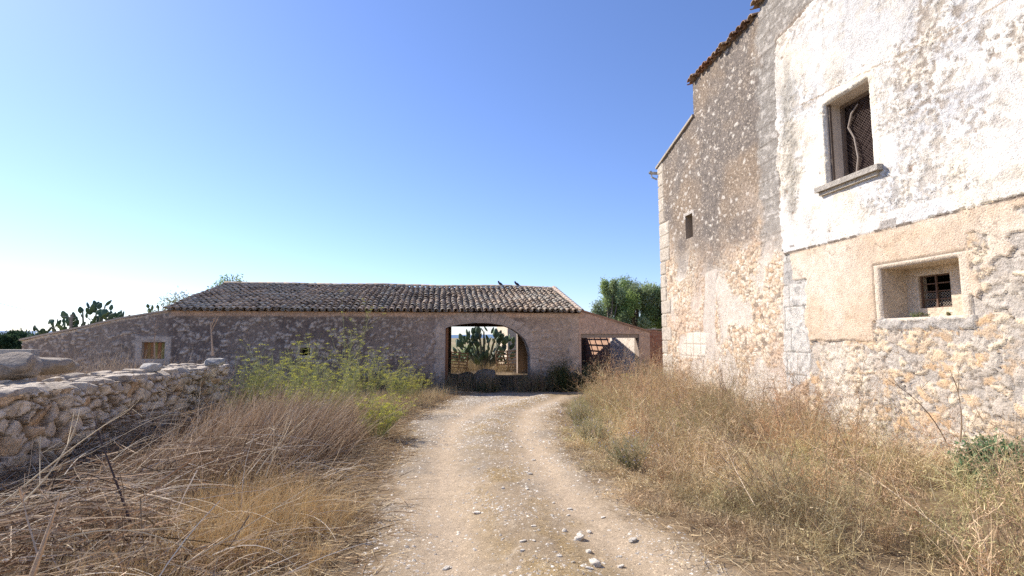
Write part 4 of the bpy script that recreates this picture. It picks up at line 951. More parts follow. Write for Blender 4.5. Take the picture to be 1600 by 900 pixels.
# ---- fine twiggy weeds on the right: knee-high mass between the track and the farmhouse
def right_h(x, y):
    sdv = -road_sd(x, y)
    h = .14 + .92 * sstep(.15, 1.6, sdv) * (.35 + 1.1 * sstep(.3, .72, fbm(x * 1.15, y * 1.15, 3, 301)))
    h = h * (1 - .35 * sstep(6.0, 3.4, y)) * (1 - .15 * sstep(5.5, 7.2, x)) * (1 + .05 * sstep(11.5, 14.5, y)) * .93 * (1 + .42 * np.exp(-((y - 9.2) / 1.7) ** 2) * sstep(4.2, 5.6, x))
    return h * (1 - .6 * sstep(5.9, 6.5, x) * sstep(7.4, 6.6, y))
def build_brush():
    P_ = NP()
    def f(x, y):
        s = -road_sd(x + (fbm(x * 1.5, y * 1.5, 2, 5) - .5) * .5, y)
        return sstep(-.05, .45, s) * (x > 1.6) * (x < 7.25) * (.12 + .88 * sstep(.38, .55, fbm(x * 1.1, y * 1.1, 3, 307)))
    # undergrowth
    X, Y = scatter(42000, 1.8, 7.25, 2.4, 17.2, f); n0 = len(X)
    # half of the stems gather in tussocks
    tc = rng.integers(0, n0, 900); ti = rng.integers(0, 900, n0); tu = rng.random(n0) < .6
    X = np.where(tu, X[tc][ti] + rng.normal(size=n0) * .07, X); Y = np.where(tu, Y[tc][ti] + rng.normal(size=n0) * .07, Y); X = np.minimum(X, 7.2)
    n = n0; hh = right_h(X, Y) * np.where(tu, (.75 + .7 * rng.random(900))[ti], .8)
    tcol = palette(BRUSH + [(.34, .34, .16), (.44, .28, .17)], 900, .2)[ti]
    tone = fbm(X * .7, Y * .7, 3, 311); green = sstep(.52, .66, fbm(X * .6 + 9, Y * .6, 3, 313))[:, None]; pink = sstep(.55, .7, fbm(X * .9 + 3, Y * .9, 3, 317))[:, None]
    def colr(n_, i=None):
        c = palette(BRUSH, n_, .16); tt = tcol if i is None else tcol[i]; tm = (tu if i is None else tu[i])[:, None]; c = np.where(tm, c * .35 + tt * .65, c); g = green if i is None else green[i]; p = pink if i is None else pink[i]; t = tone if i is None else tone[i]
        c = c * (1 - .45 * g) + palette([(.30, .33, .13), (.40, .42, .18)], n_) * .45 * g; c = c * (1 - .45 * p) + palette([(.52, .35, .23), (.44, .29, .2)], n_) * .45 * p
        return c * (.35 + 1.35 * t)[:, None] * np.array((1, .985, .96))
    root = np.stack([X, Y, gzs(X, Y) - .02], 1); L = hh * rng.uniform(.45, 1.15, n); d = lean(n, .5, 1, (-.12, -.08))
    bend = rng.normal(size=(n, 3)) * (.14, .14, .02) * L[:, None]; bend[:, 2] -= .16 * L; bend[:, 0] -= .06
    P = P_.rib(root, d, L, bend, rng.uniform(.003, .0075, n), colr(n), K=5)
    # side twigs
    for rep in range(5):
        i = rng.integers(0, n, int(n * .85)); seg = rng.uniform(.25, .98, len(i)); k = np.minimum((seg * 4).astype(int), 3); fr = seg * 4 - k
        base = P[i, k] * (1 - fr[:, None]) + P[i, k + 1] * fr[:, None]; m = len(i)
        dd = unit(rng.normal(size=(m, 3)) + (0, 0, .7)); LL = rng.uniform(.05, .22, m) * (.5 + hh[i])
        P_.rib(base, dd, LL, rng.normal(size=(m, 3)) * .02, rng.uniform(.0025, .0055, m), colr(m, i), K=3)
    # skeletal dry bushes standing in the mass, each with forking twigs
    nb_ = 150; BX, BY = scatter(900, 2.2, 7.1, 3.0, 16.5, lambda x, y: sstep(.5, 1.1, -road_sd(x, y)) * (x < 7.1)); BX, BY = BX[:nb_], BY[:nb_]; nb_ = len(BX)
    bh = right_h(BX, BY) * rng.uniform(.95, 1.6, nb_); bc = palette([(.34, .22, .13), (.48, .34, .2), (.28, .2, .14), (.58, .44, .28), (.44, .26, .15)], nb_, .15)
    st = 14; i = np.repeat(np.arange(nb_), st); m = len(i); rt = np.stack([BX[i], BY[i], gzs(BX[i], BY[i])], 1)
    Q = P_.rib(rt, lean(m, .42, 1), bh[i] * rng.uniform(.6, 1.0, m), rng.normal(size=(m, 3)) * .12, rng.uniform(.005, .009, m), bc[i] * rng.uniform(.8, 1.2, (m, 1)), K=6)
    j = rng.integers(0, m, m * 7); k = rng.integers(1, 6, len(j)); Q2 = P_.rib(Q[j, k], unit(rng.normal(size=(len(j), 3)) + (0, 0, .8)), rng.uniform(.10, .32, len(j)) * bh[i][j], rng.normal(size=(len(j), 3)) * .02, rng.uniform(.003, .006, len(j)), bc[i][j] * rng.uniform(.8, 1.3, (len(j), 1)), K=4)
    j2 = rng.integers(0, len(j), len(j) * 4); k = rng.integers(1, 4, len(j2)); P_.rib(Q2[j2, k], unit(rng.normal(size=(len(j2), 3)) + (0, 0, .5)), rng.uniform(.015, .07, len(j2)), np.zeros((len(j2), 3)), rng.uniform(.003, .007, len(j2)), bc[i][j][j2] * rng.uniform(.9, 1.6, (len(j2), 1)), K=2)
    # seed heads and withered leaves, small flecks
    i = rng.integers(0, n, int(n * 1.1)); seg = rng.uniform(.3, 1, len(i)); k = np.minimum((seg * 4).astype(int), 3); m = len(i)
    base = P[i, k] + rng.normal(size=(m, 3)) * .05
    P_.rib(base, unit(rng.normal(size=(m, 3))), rng.uniform(.012, .035, m), np.zeros((m, 3)), rng.uniform(.006, .014, m), colr(m, i) * 1.15, K=2, tipw=.5)
    tag(P_.build('dry_brush', M_straw), 'mass of tan and olive dry weeds between the track and the farmhouse', 'dry brush', kind='stuff')
    # flattened straw at the feet and on the edge of the track
    P_ = NP()
    def g(x, y):
        s = -road_sd(x + (fbm(x * 1.5, y * 1.5, 2, 5) - .5) * .5, y); return np.where((x > 1.8) & (x < 7.25), sstep(-.45, .15, s) * (s < 2.0), 0)
    X, Y = scatter(42000, 1.2, 7.2, 2.4, 17.5, g); n = len(X); root = np.stack([X, Y, gzs(X, Y) + rng.uniform(.0, .05, n)], 1)
    d = unit(rng.normal(size=(n, 3)) * (1, 1, .18)); P_.rib(root, d, rng.uniform(.05, .24, n), rng.normal(size=(n, 3)) * .02, rng.uniform(.003, .007, n), palette(STRAW, n) * .9, K=3)
    tag(P_.build('straw_litter', M_straw), 'flattened straw along the right edge of the track', 'straw', kind='stuff')
build_brush()

# ---- left: heap of dead reeds, golden grass, straw
def left_f(x, y):
    s = -road_sd(x + (fbm(x * 1.5, y * 1.5, 2, 5) - .5) * .5, y); return s
def build_left():
    P_ = NP()
    # leaning mound height
    def lh(x, y): return (.10 + .50 * sstep(.5, 2.6, left_f(x, y)) * (.25 + 1.5 * sstep(.36, .66, fbm(x * 1.1 + y * .5, y * 1.1 - x * .3, 3, 333)))) * (1 - .72 * sstep(-2.2, -3.8, x) * sstep(10.0, 8.0, y)) * (.70 + .30 * sstep(3.0, 5.5, y)) * (1 - .3 * sstep(9, 12, y))
    X, Y = scatter(26000, -5.3, 0, 2.2, 12.5, lambda x, y: sstep(.5, 1.3, left_f(x, y)) * (.10 + .9 * sstep(.40, .56, fbm(x * 1.1 + y * .5, y * 1.1 - x * .3, 3, 333)))); n = len(X); h = lh(X, Y)
    root = np.stack([X, Y, gzs(X, Y) + h * rng.uniform(0, .95, n)], 1)
    d = unit(rng.normal(size=(n, 3)) * (.7, .6, .24) + (.45, .3, .05)); L = rng.uniform(.15, .75, n)
    P_.rib(root - d * L[:, None] * .5, d, L, rng.normal(size=(n, 3)) * .08 - (0, 0, .06), rng.uniform(.004, .014, n), palette(REED, n, .3) * rng.uniform(.5, 1.2, (n, 1)), K=4, tipw=.5)
    # fine upright remains
    X, Y = scatter(9000, -5.3, 0, 2.2, 12.5, lambda x, y: sstep(.4, 1.0, left_f(x, y))); n = len(X); h = lh(X, Y)
    root = np.stack([X, Y, gzs(X, Y)], 1); L = h * rng.uniform(.5, 1.3, n)
    P_.rib(root, lean(n, .5, 1, (.25, .05)), L, rng.normal(size=(n, 3)) * .12 * L[:, None] - (0, 0, .1) * L[:, None], rng.uniform(.003, .006, n), palette(REED, n, .2), K=4)
    # long arching canes near the top of the heap
    n = 900; X = rng.uniform(-5.2, -1.2, n); Y = rng.uniform(2.6, 10, n); k = left_f(X, Y) > .8; X, Y = X[k], Y[k]; n = len(X); h = lh(X, Y)
    root = np.stack([X, Y, gzs(X, Y) + h * rng.uniform(.2, .9, n)], 1); d = unit(rng.normal(size=(n, 3)) * (.6, .5, .2) + (.75, .2, .25)); L = rng.uniform(.35, 1.15, n)
    b = rng.normal(size=(n, 3)) * .12; b[:, 2] -= .32 * L
    P_.rib(root, d, L, b, rng.uniform(.005, .011, n), palette([(.66, .57, .45), (.56, .47, .36), (.72, .64, .52)], n), K=8, tipw=.35)
    # rank dead stems piled along the far part of the heap
    n = 6500; X = rng.normal(-2.75, .55, n); Y = rng.normal(8.7, .9, n); k = (left_f(X, Y) > .5); X, Y = X[k], Y[k]; n = len(X)
    root = np.stack([X, Y, gzs(X, Y)], 1); d = unit(rng.normal(size=(n, 3)) * (.3, .3, .1) + (.38, .1, .9)); L = rng.uniform(.5, 1.25, n)
    P_.rib(root, d, L, rng.normal(size=(n, 3)) * .14 - (-.1, 0, .15), rng.uniform(.004, .010, n), palette(REED, n, .15), K=5)
    tag(P_.build('dead_reeds', M_straw), 'tangled heap of grey brown dead reeds below the stone wall', 'dead reeds', kind='stuff')
    # golden grass
    P_ = NP()
    X, Y = scatter(24000, -2.6, 0, 2.6, 6.0, lambda x, y: sstep(.15, .6, left_f(x, y)) * sstep(2.1, 1.2, left_f(x, y)) * sstep(.35, .5, fbm(x * 1.7, y * 1.7, 2, 5))); n = len(X)
    s = left_f(X, Y); L = rng.uniform(.15, .52, n) * sstep(.0, .8, s)
    P_.rib(np.stack([X, Y, gzs(X, Y)], 1), lean(n, .35, 1, (.15, 0)), L, rng.normal(size=(n, 3)) * .1 - (0, 0, .05), rng.uniform(.002, .0045, n), palette(GOLD + STRAW[:2], n), K=5)
    tag(P_.build('golden_grass', M_straw), 'fine golden dry grass in the left foreground', 'grass', kind='stuff')
    # straw litter
    P_ = NP()
    def g(x, y): s = left_f(x, y); return sstep(-.30, .12, s) * sstep(2.6, 1.2, s)
    X, Y = scatter(60000, -3.5, 1.6, 2.4, 19.4, g); n = len(X); s = left_f(X, Y)
    root = np.stack([X, Y, gzs(X, Y) + rng.uniform(0, .10, n) * sstep(0, .6, s)], 1)
    d = unit(rng.normal(size=(n, 3)) * (.8, .5, .12) + (.4, -.1, 0)); P_.rib(root, d, rng.uniform(.06, .34, n), rng.normal(size=(n, 3)) * .02, rng.uniform(.004, .012, n), palette(STRAW + [(.34, .22, .14), (.2, .13, .08)], n, .2) * rng.uniform(.7, 1.15, (n, 1)), K=3)
    # wisps of straw along the crown of the track
    i = rng.integers(0, len(MID) - 2, 9000); t = rng.random((9000, 1)); mp = np.array(MID); q = mp[i] * (1 - t) + mp[i + 1] * t + rng.normal(size=(9000, 2)) * .17
    k = sstep(.42, .62, fbm(q[:, 0] * 2.6, q[:, 1] * 1.6, 4, 59)) * (q[:, 1] > 2) > rng.random(9000) * .8; q = q[k][:3200]; n = len(q)
    P_.rib(np.stack([q[:, 0], q[:, 1], gzs(q[:, 0], q[:, 1]) + .008], 1), unit(rng.normal(size=(n, 3)) * (1, 1, .1)), rng.uniform(.02, .09, n), np.zeros((n, 3)), rng.uniform(.002, .004, n), palette(STRAW, n), K=2)
    tag(P_.build('straw_litter', M_straw), 'chopped straw spilling over the left edge of the track', 'straw', kind='stuff')
build_left()

# ---- weeds in the yard: behind the wall and at the foot of the barn, and behind the barn
def tall_weeds(name, label, x0, x1, y0, y1, n, h, cols, fn=None, z=None, twigs=3, wid=(.004, .010)):
    P_ = NP(); X, Y = scatter(n, x0, x1, y0, y1, fn or (lambda x, y: np.ones_like(x) * sstep(.3, .55, fbm(x * .9, y * .9, 2, 5)))); n = len(X)
    Z = gzs(X, Y) if z is None else np.full(n, z); L = h * rng.uniform(.4, 1.1, n) * (.6 + .8 * fbm(X * 1.1, Y * 1.1, 2, 345))
    P = P_.rib(np.stack([X, Y, Z], 1), lean(n, .33), L, rng.normal(size=(n, 3)) * .14 * L[:, None], rng.uniform(*wid, n), palette(cols, n, .18), K=5)
    for r_ in range(twigs):
        i = rng.integers(0, n, n); k = rng.integers(1, 4, n); m = n
        P_.rib(P[i, k], unit(rng.normal(size=(m, 3)) + (0, 0, .6)), rng.uniform(.1, .35, m) * L[i], np.zeros((m, 3)), rng.uniform(wid[0] * .8, wid[1] * .8, m), palette(cols, m, .18), K=3)
    return tag(P_.build(name, M_straw), label, 'weeds', kind='stuff')
tall_weeds('dry_weeds', 'pale dry weeds standing between the stone wall and the barn', -13.5, -5.4, 15.5, 19.8, 5200, 1.45, [(.50, .39, .27), (.40, .29, .2), (.58, .46, .34)], lambda x, y: sstep(.42, .58, fbm(x * .8, y * .5, 3, 15)) * np.exp(-((x + 9.6) / 2.4) ** 2))
tall_weeds('barn_foot_weeds', 'dark brown weeds and brambles along the foot of the barn', -4.2, 5.6, 18.75, 19.85, 6200, .8, [(.22, .16, .11), (.17, .16, .09), (.30, .21, .15), (.26, .2, .15), (.14, .16, .08)], lambda x, y: .12 + .88 * sstep(.42, .6, fbm(x * 1.7, y * .6, 3, 4)), wid=(.006, .014))
tall_weeds('yard_grass', 'sunlit golden grass in the yard behind the barn', -1.5, 7.5, 30.2, 36, 6500, .55, [(.48, .36, .2), (.54, .42, .26), (.30, .23, .12), (.24, .18, .1)], wid=(.010, .022))
tall_weeds('grass', 'low dry grass at the bend before the barn', -3.8, 1.2, 12.5, 19.0, 9000, .34, STRAW + [(.32, .30, .14)], lambda x, y: sstep(.1, .7, left_f(x, y)))

# ---- fennel
def fennel(px, py, h, nst, label, seed, spread=.45, yellow=.5, Y=None, leanx=0.0, col=FENNEL, group=None, name='fennel_bush', cat='fennel bush'):
    global rng
    keep = rng; rng = np.random.default_rng(seed)
    x, y = onG(px, py) if Y is None else (toY(px, Y), Y)
    z = gz1(x, y)
    root = empty(name, (x, y, z), 0, label, cat, group)
    n = nst; S_ = NP(); a = rng.uniform(0, 2 * np.pi, n); rr = rng.uniform(0, .16, n)
    d = unit(np.stack([np.cos(a) * spread * rng.random(n) + leanx, np.sin(a) * spread * rng.random(n), np.ones(n)], 1)); L = h * rng.uniform(.55, 1.05, n)
    P = S_.rib(np.stack([np.cos(a) * rr, np.sin(a) * rr, np.zeros(n)], 1), d, L, rng.normal(size=(n, 3)) * .10 * h, rng.uniform(.012, .020, n), palette([(.36, .38, .20), (.30, .33, .14), (.42, .36, .22)], n), K=9, tipw=.3)
    # branches
    m = n * 6; i = rng.integers(0, n, m); k = rng.integers(3, 8, m); bd = unit(rng.normal(size=(m, 3)) * (.6, .6, .2) + (0, 0, .75)); bl = rng.uniform(.12, .34, m) * h
    Pb = S_.rib(P[i, k], bd, bl, rng.normal(size=(m, 3)) * .03, rng.uniform(.005, .009, m), palette(col, m), K=5)
    S_.build('stems', M_straw, root)
    F_ = NP()
    # feathery leaves: fine threads along stems and branches
    for (PP, cnt, k0, k1, l0, l1) in ((P, n * 30, 1, 7, .05, .20), (Pb, m * 8, 0, 5, .03, .12)):
        j = rng.integers(0, len(PP), cnt); k = rng.integers(k0, k1, cnt); t = rng.random((cnt, 1)); kk = np.minimum(k + 1, PP.shape[1] - 1)
        base = PP[j, k] * (1 - t) + PP[j, kk] * t
        F_.rib(base, unit(rng.normal(size=(cnt, 3)) + (0, 0, .35)), rng.uniform(l0, l1, cnt) * min(1, h), rng.normal(size=(cnt, 3)) * .01 - (0, 0, .015), rng.uniform(.003, .006, cnt), palette(col, cnt, .18), K=3)
    # umbels
    U_ = NP(); tips = np.concatenate([Pb[:, -1], P[:, -1]]); sel = rng.random(len(tips)) < yellow; tips = tips[sel]; q = 16
    c = np.repeat(tips, q, axis=0); c = c + rng.normal(size=c.shape) * (.026, .026, .008); nn = len(c)
    if nn: F_.rib(c, unit(rng.normal(size=(nn, 3)) * (1, 1, .3)), rng.uniform(.008, .020, nn), np.zeros((nn, 3)), rng.uniform(.008, .015, nn), palette([(.62, .58, .08), (.52, .52, .10), (.45, .46, .12)], nn), K=2, tipw=.8)
    F_.build('feathery_foliage', M_leaf, root)
    rng = keep; return root
fennel(420, 662, 1.65, 36, 'leftmost broad fennel bush, beside the end of the stone wall', 1, .6, .5)
fennel(475, 655, 1.75, 40, 'tall fennel bush in front of the tiny dark barn window', 2, .55, .6)
fennel(518, 662, 1.4, 36, 'dense fennel bush in the middle of the green clump', 3, .6, .5)
fennel(570, 646, 1.55, 28, 'yellow headed fennel bush right of the dense middle one', 4, .6, .8)
fennel(615, 634, 1.25, 26, 'smaller fennel bush near the bend, its stems leaning to the track', 5, .7, .8, leanx=.2)
fennel(545, 640, 2.75, 8, 'tallest single fennel stalk rising above the barn eave', 6, .16, 1.0)
fennel(592, 686, .8, 30, 'bright low fennel bush at the edge of the track', 7, .9, .8, leanx=.15)
fennel(452, 680, 1.05, 26, 'short fennel bush in front, half buried in dead reeds', 8, .8, .4)
fennel(645, 626, .95, 18, 'thin straw coloured fennel at the right end of the clump', 9, .7, .3, col=[(.42, .38, .16), (.36, .32, .14)])
fennel(380, 664, 1.3, 28, 'olive brown fennel bush covering the end of the stone wall', 10, .7, .2, col=[(.20, .21, .08), (.26, .22, .10), (.16, .18, .07)])
fennel(498, 676, 1.0, 24, 'grey green fennel bush between the reeds and the dense bush', 18, .8, .5)
# right hand green plants
fennel(1010, 610, 1.35, 26, 'tall grey green weed at the corner of the farmhouse', 11, .6, .1, col=[(.27, .28, .13), (.34, .31, .16), (.22, .25, .11)], name='weed_bush', cat='bush')
fennel(1045, 625, 1.15, 24, 'olive weed bush leaning against the farmhouse quoins', 12, .7, .1, col=[(.30, .28, .13), (.40, .32, .18), (.24, .25, .11)], name='weed_bush', cat='bush')
fennel(985, 630, .85, 22, 'bright green weed bush left of the farmhouse corner', 13, .8, .2, col=[(.25, .32, .08), (.20, .28, .08)], name='weed_bush', cat='bush')
fennel(930, 628, .75, 26, 'low sandy bush at the inner bend of the track', 14, .9, .0, col=[(.50, .39, .20), (.44, .33, .17)], name='weed_bush', cat='bush')
CH = [(.36, .31, .18), (.44, .38, .24), (.32, .32, .20), (.50, .40, .25)]
for px, py, h, lb, sd_ in ((905, 664, .5, 'farthest grey green chicory bush on the right edge of the track', 21), (930, 696, .42, 'middle grey green chicory bush spilling onto the right edge of the track', 22), (985, 730, .40, 'nearest grey green chicory bush, beside the broken straw edge', 23)):
    o = fennel(px, py, h * 1.25, 44, lb, sd_, 1.0, .0, col=CH, name='chicory_bush', cat='bush')
    r_ = np.random.default_rng(sd_ + 100); c = r_.normal(size=(60, 3)) * (.28, .28, .12) + (0, 0, h * .55); U_ = NP()
    keepr = rng; rng = r_; c = np.repeat(c, 5, axis=0); U_.rib(c + rng.normal(size=c.shape) * .006, unit(rng.normal(size=c.shape)), rng.uniform(.006, .012, len(c)), np.zeros(c.shape), rng.uniform(.005, .009, len(c)), palette([(.34, .36, .62), (.44, .46, .68)], len(c)), K=2, tipw=.8); tag(U_.build('blue_flowers', M_leaf, o), kind='stuff'); rng = keepr

# ---- leafy bushes: clumps of small leaves on twigs
def leafbush(name, label, cat, x, y, z, size, nleaf, cols, seed, leaf=(.03, .06), parent_parts=True, group=None, clumps=26, wide=.45, loose=.16):
    global rng
    keep = rng; rng = np.random.default_rng(seed)
    root = empty(name, (x, y, z), 0, label, cat, group); sx, sy, sz = size
    c = unit(rng.normal(size=(clumps, 3))) * rng.uniform(.35, 1, (clumps, 1)) ** .6; c[:, 2] = np.abs(c[:, 2]) if sz < 2.6 and cat != 'tree' else c[:, 2]
    cr = rng.uniform(.16, .40, clumps); i = rng.integers(0, clumps, nleaf)
    off = unit(rng.normal(size=(nleaf, 3))) * (rng.random((nleaf, 1)) ** .45) * cr[i][:, None]
    p = c[i] * (.86 if name == 'olive_tree' else .72) + off * (.72 if name == 'olive_tree' else 1) + rng.normal(size=(nleaf, 3)) * loose * .3
    low = -.15 if cat != 'tree' else -9; p[:, 2] = np.maximum(p[:, 2], low + rng.random(nleaf) * .1)
    P3 = p * (sx / 2, sy / 2, sz if cat != 'tree' else sz / 2); base = 0 if cat != 'tree' else sz * .62
    P3[:, 2] += base
    ct = palette(cols, clumps, .22)[i] * rng.uniform(.7, 1.3, (nleaf, 1)); F_ = NP(); dd = unit(rng.normal(size=(nleaf, 3)) + (0, 0, .2))
    F_.rib(P3, dd, rng.uniform(*leaf, nleaf), rng.normal(size=(nleaf, 3)) * leaf[0] * .15, rng.uniform(*leaf, nleaf) * wide, ct, K=3, tipw=.35)
    b = MB(); bark = (.20, .16, .12)
    if cat == 'tree':
        tr = sz * .045; b.tube([(0, 0, -.2), (sx * .02, 0, sz * .2), (-sx * .02, .02, sz * .42)], [tr * 1.3, tr, tr * .8], 8, bark)
        for k in range(min(clumps, 22)):
            q = Vector(c[k] * .62 * (sx / 2, sy / 2, sz / 2)) + Vector((0, 0, base)); m_ = q * .5 + Vector((0, 0, sz * .18)); b.tube([(-sx * .01, 0, sz * .36), m_, q], [tr * .55, tr * .3, tr * .12], 5, bark)
        b.build('trunk', M_wood, root); F_.build('crown', M_leaf, root)
    else:
        for k in range(clumps): q = Vector(c[k] * .7 * (sx / 2, sy / 2, sz)); b.tube([(q.x * .1, q.y * .1, -.05), q * .55 + Vector((0, 0, .03)), q], [.014, .010, .004], 4, (.26, .2, .14))
        b.build('twigs', M_wood, root); F_.build('leaves', M_leaf, root)
    rng = keep; return root
OLIVE = [(.30, .36, .19), (.34, .41, .20), (.40, .45, .29), (.20, .26, .12), (.36, .46, .14)]
x = toY(998, 34); leafbush('olive_tree', 'big olive tree rising behind the lean-to, beside the farmhouse corner', 'tree', x, 34, -.4, (5.6, 4.8, 6.35), 52000, OLIVE, 61, (.08, .16), clumps=42)
x = toY(950, 33.5); leafbush('olive_tree', 'lower left olive tree leaning behind the sloping lean-to roof', 'tree', x, 33, -.4, (3.2, 2.8, 5.5), 22000, OLIVE, 62, (.08, .16), clumps=20)
x = toY(1045, 33); leafbush('olive_tree', 'dark olive tree mostly hidden by the farmhouse corner', 'tree', x, 33, -.4, (3.6, 3.4, 5.6), 22000, OLIVE[:1] + OLIVE[3:4], 63, (.09, .17), clumps=30)
x = toY(14, 60); leafbush('carob_tree', 'dark round tree far off at the left edge beyond the low wall', 'tree', x, 60, -1.6, (7.5, 5, 3.8), 14000, [(.05, .085, .045), (.07, .10, .05)], 64, (.2, .36), clumps=30)
x = toY(348, 33); leafbush('fig_tree', 'leafy tree top showing over the left end of the tiled roof', 'tree', x, 33, -.4, (3.4, 2.5, 5.75), 6000, [(.20, .28, .12), (.26, .32, .15)], 65, (.09, .16), clumps=20, loose=.12, wide=.6)
x = toY(268, 32); leafbush('fig_tree', 'thin leggy tree behind the low end of the tiled roof', 'tree', x, 32, -.4, (3.8, 2.5, 4.5), 4200, [(.22, .27, .13), (.30, .30, .17)], 66, (.07, .14), clumps=20, loose=.2, wide=.5)
x = toY(425, 33); leafbush('fig_tree', 'twig tip of a tree just above the roof ridge', 'tree', x, 33, -.4, (1.0, 1.2, 5.25), 380, [(.12, .17, .08)], 67, (.1, .2), clumps=6, loose=.6)
x = toY(735, 42); leafbush('hedge_bush', 'grey green bush behind the big prickly pear, left in the arch view', 'bush', x, 42, -.4, (5.5, 2, 1.7), 9000, OLIVE, 68, (.08, .15), clumps=30)
x = toY(790, 41); leafbush('hedge_bush', 'brown withered hedge behind the right pallet', 'bush', x, 41, -.4, (6, 2, 1.35), 7000, [(.30, .22, .12), (.24, .2, .1), (.4, .3, .18)], 69, (.08, .15), clumps=30)
# shrubs at the barn foot
x = toY(882, 18.9); leafbush('barn_shrub', 'dark green shrub against the barn wall right of the arch', 'shrub', x, 18.9, -.28, (1.9, 1.0, 1.55), 9000, [(.07, .095, .04), (.10, .115, .05), (.13, .11, .06)], 71, (.03, .06))
x = toY(925, 18.6); leafbush('barn_shrub', 'olive shrub hanging over the left side of the lean-to opening', 'shrub', x, 18.7, -.28, (1.4, 1.1, 1.5), 7500, [(.10, .13, .06), (.12, .13, .07), (.15, .13, .08)], 72, (.03, .06))
x = toY(955, 19.5); leafbush('barn_shrub', 'brown withered shrub under the lean-to opening', 'shrub', x, 19.4, -.28, (2.2, .9, .95), 5200, [(.16, .10, .06), (.12, .09, .06), (.2, .13, .08)], 73, (.03, .05))
x = toY(760, 19.0); leafbush('barn_shrub', 'low green shrub in front of the grey boulder in the archway', 'shrub', x, 19.1, -.28, (1.3, .8, .5), 4200, [(.08, .11, .05), (.11, .13, .06)], 74, (.025, .05))
x = toY(655, 18.9); leafbush('barn_shrub', 'grey brown shrub at the barn foot left of the arch', 'shrub', x, 19.1, -.28, (1.6, .8, .75), 4200, [(.15, .12, .09), (.2, .15, .11), (.11, .11, .06)], 75, (.025, .05))
x = toY(835, 19.2); leafbush('barn_shrub', 'purplish dry shrub at the right foot of the arch', 'shrub', x, 19.2, -.28, (1.2, .7, .85), 3000, [(.24, .17, .14), (.18, .13, .1)], 76, (.02, .04), wide=.3)
x = toY(1005, 19.2); leafbush('barn_shrub', 'small olive shrub at the outer pier of the lean-to', 'shrub', x, 18.6, -.28, (1.1, .9, .9), 3200, [(.18, .18, .08), (.22, .2, .1)], 77, (.025, .05))
# green creeper at the right edge
def creeper():
    x, y = onX(1560, 690, 6.85)[0], 0
    yy = onX(1560, 690, 6.9)[0]
    o = leafbush('mallow_plant', 'blue green leafy plant at the farmhouse wall, right edge', 'plant', 6.6, yy - .5, gz1(6.85, yy), (1.2, 1.9, .70), 13000, [(.11, .20, .10), (.15, .25, .13), (.09, .16, .08), (.2, .28, .15)], 78, (.03, .055), clumps=34, wide=.9)
creeper()
x0, z0 = onX(1435, 492, XH + .1)
leafbush('sill_weed', 'green tuft growing on the lower window sill', 'plant', XH + .12, x0, LO[2] + .002, (.16, .36, .10), 420, [(.13, .17, .07), (.2, .2, .1)], 79, (.015, .03), clumps=8)
leafbush('sill_weed', 'tiny dry tuft at the right of the lower window sill', 'plant', XH + .2, onX(1480, 485, XH + .2)[0], LO[2] + .002, (.10, .14, .08), 160, [(.3, .25, .14), (.22, .22, .1)], 80, (.012, .025), clumps=5)

# ---- prickly pears: pads are flat ovals growing from one another
def pad_mesh():
    V = []; F = []; nu, nv = 12, 6
    for i in range(nu):
        for j in range(nv + 1):
            a = 2 * math.pi * i / nu; t = math.pi * j / nv; V.append((math.sin(t) * math.cos(a) * .5 * (1 - .18 * (math.cos(t) < 0)), math.sin(t) * math.sin(a) * .11, .5 - math.cos(t) * .5))
    for i in range(nu):
        for j in range(nv):
            F.append((i * (nv + 1) + j, ((i + 1) % nu) * (nv + 1) + j, ((i + 1) % nu) * (nv + 1) + j + 1, i * (nv + 1) + j + 1))
    return V, F
PV, PF = pad_mesh()
PADS = [meshdata('pad', PV, PF, M_cactus, np.tile(c, (len(PV), 1)), True) for c in ((.075, .125, .06), (.10, .155, .075), (.06, .10, .055), (.13, .18, .07))]
def cactus(label, x, y, z, h, w, n, seed, ps=.42):
    r = random.Random(seed); root = empty('prickly_pear', (x, y, z), 0, label, 'prickly pear')
    b = MB(); b.tube([(0, 0, -.1), (.05, 0, h * .2), (0, .05, h * .35)], [ps * .35, ps * .3, ps * .22], 8, (.2, .18, .11))
    for k in range(n):
        t = r.random() ** .75; z_ = h * (.10 + .76 * t); half = w * .5 * math.sqrt(max(.04, 1 - ((z_ / h - .42) / .62) ** 2)); x_ = r.uniform(-1, 1) * half * .92; y_ = r.uniform(-.7, .7)
        q = Vector((x_ / w * 1.3 + r.gauss(0, .38), r.gauss(0, .35), .9)).normalized(); s = ps * r.uniform(.6, 1.1); p = Vector((x_, y_, z_))
        z_top = h * (1 - .35 * abs(x_) / (w * .5) ) * r.uniform(.85, 1.04)
        if p.z + s > z_top: p.z = max(.05, z_top - s)
        o = bpy.data.objects.new('pad', PADS[r.randrange(4)]); M = q.to_track_quat('Z', 'Y').to_matrix().to_4x4() @ Matrix.Rotation(r.uniform(0, math.pi), 4, 'Z') @ Matrix.Diagonal((s * .62, s * .8, s, 1)); M.translation = p
        o.parent = root; o.matrix_local = M; link(o)
        if k % 6 == 0: b.tube([(x_ * .15, y_ * .2, .05), (x_ * .6, y_ * .6, p.z * .5), p + Vector((0, 0, .05))], [ps * .2, ps * .15, ps * .08], 6, (.17, .17, .10))
    b.build('trunk', M_cactus, root)
    return root
cactus('large prickly pear framed by the barn archway', toY(757, 33.5), 33.5, -.35, 3.2, 4.3, 99, 5, .58)
cactus('tallest dark prickly pear behind the left lean-to', toY(142, 32), 32, -.3, 4.62, 3.2, 99, 6, .46)
cactus('wide prickly pear right of the tallest one behind the left lean-to', toY(182, 33), 33, -.3, 4.2, 2.9, 99, 7, .44)
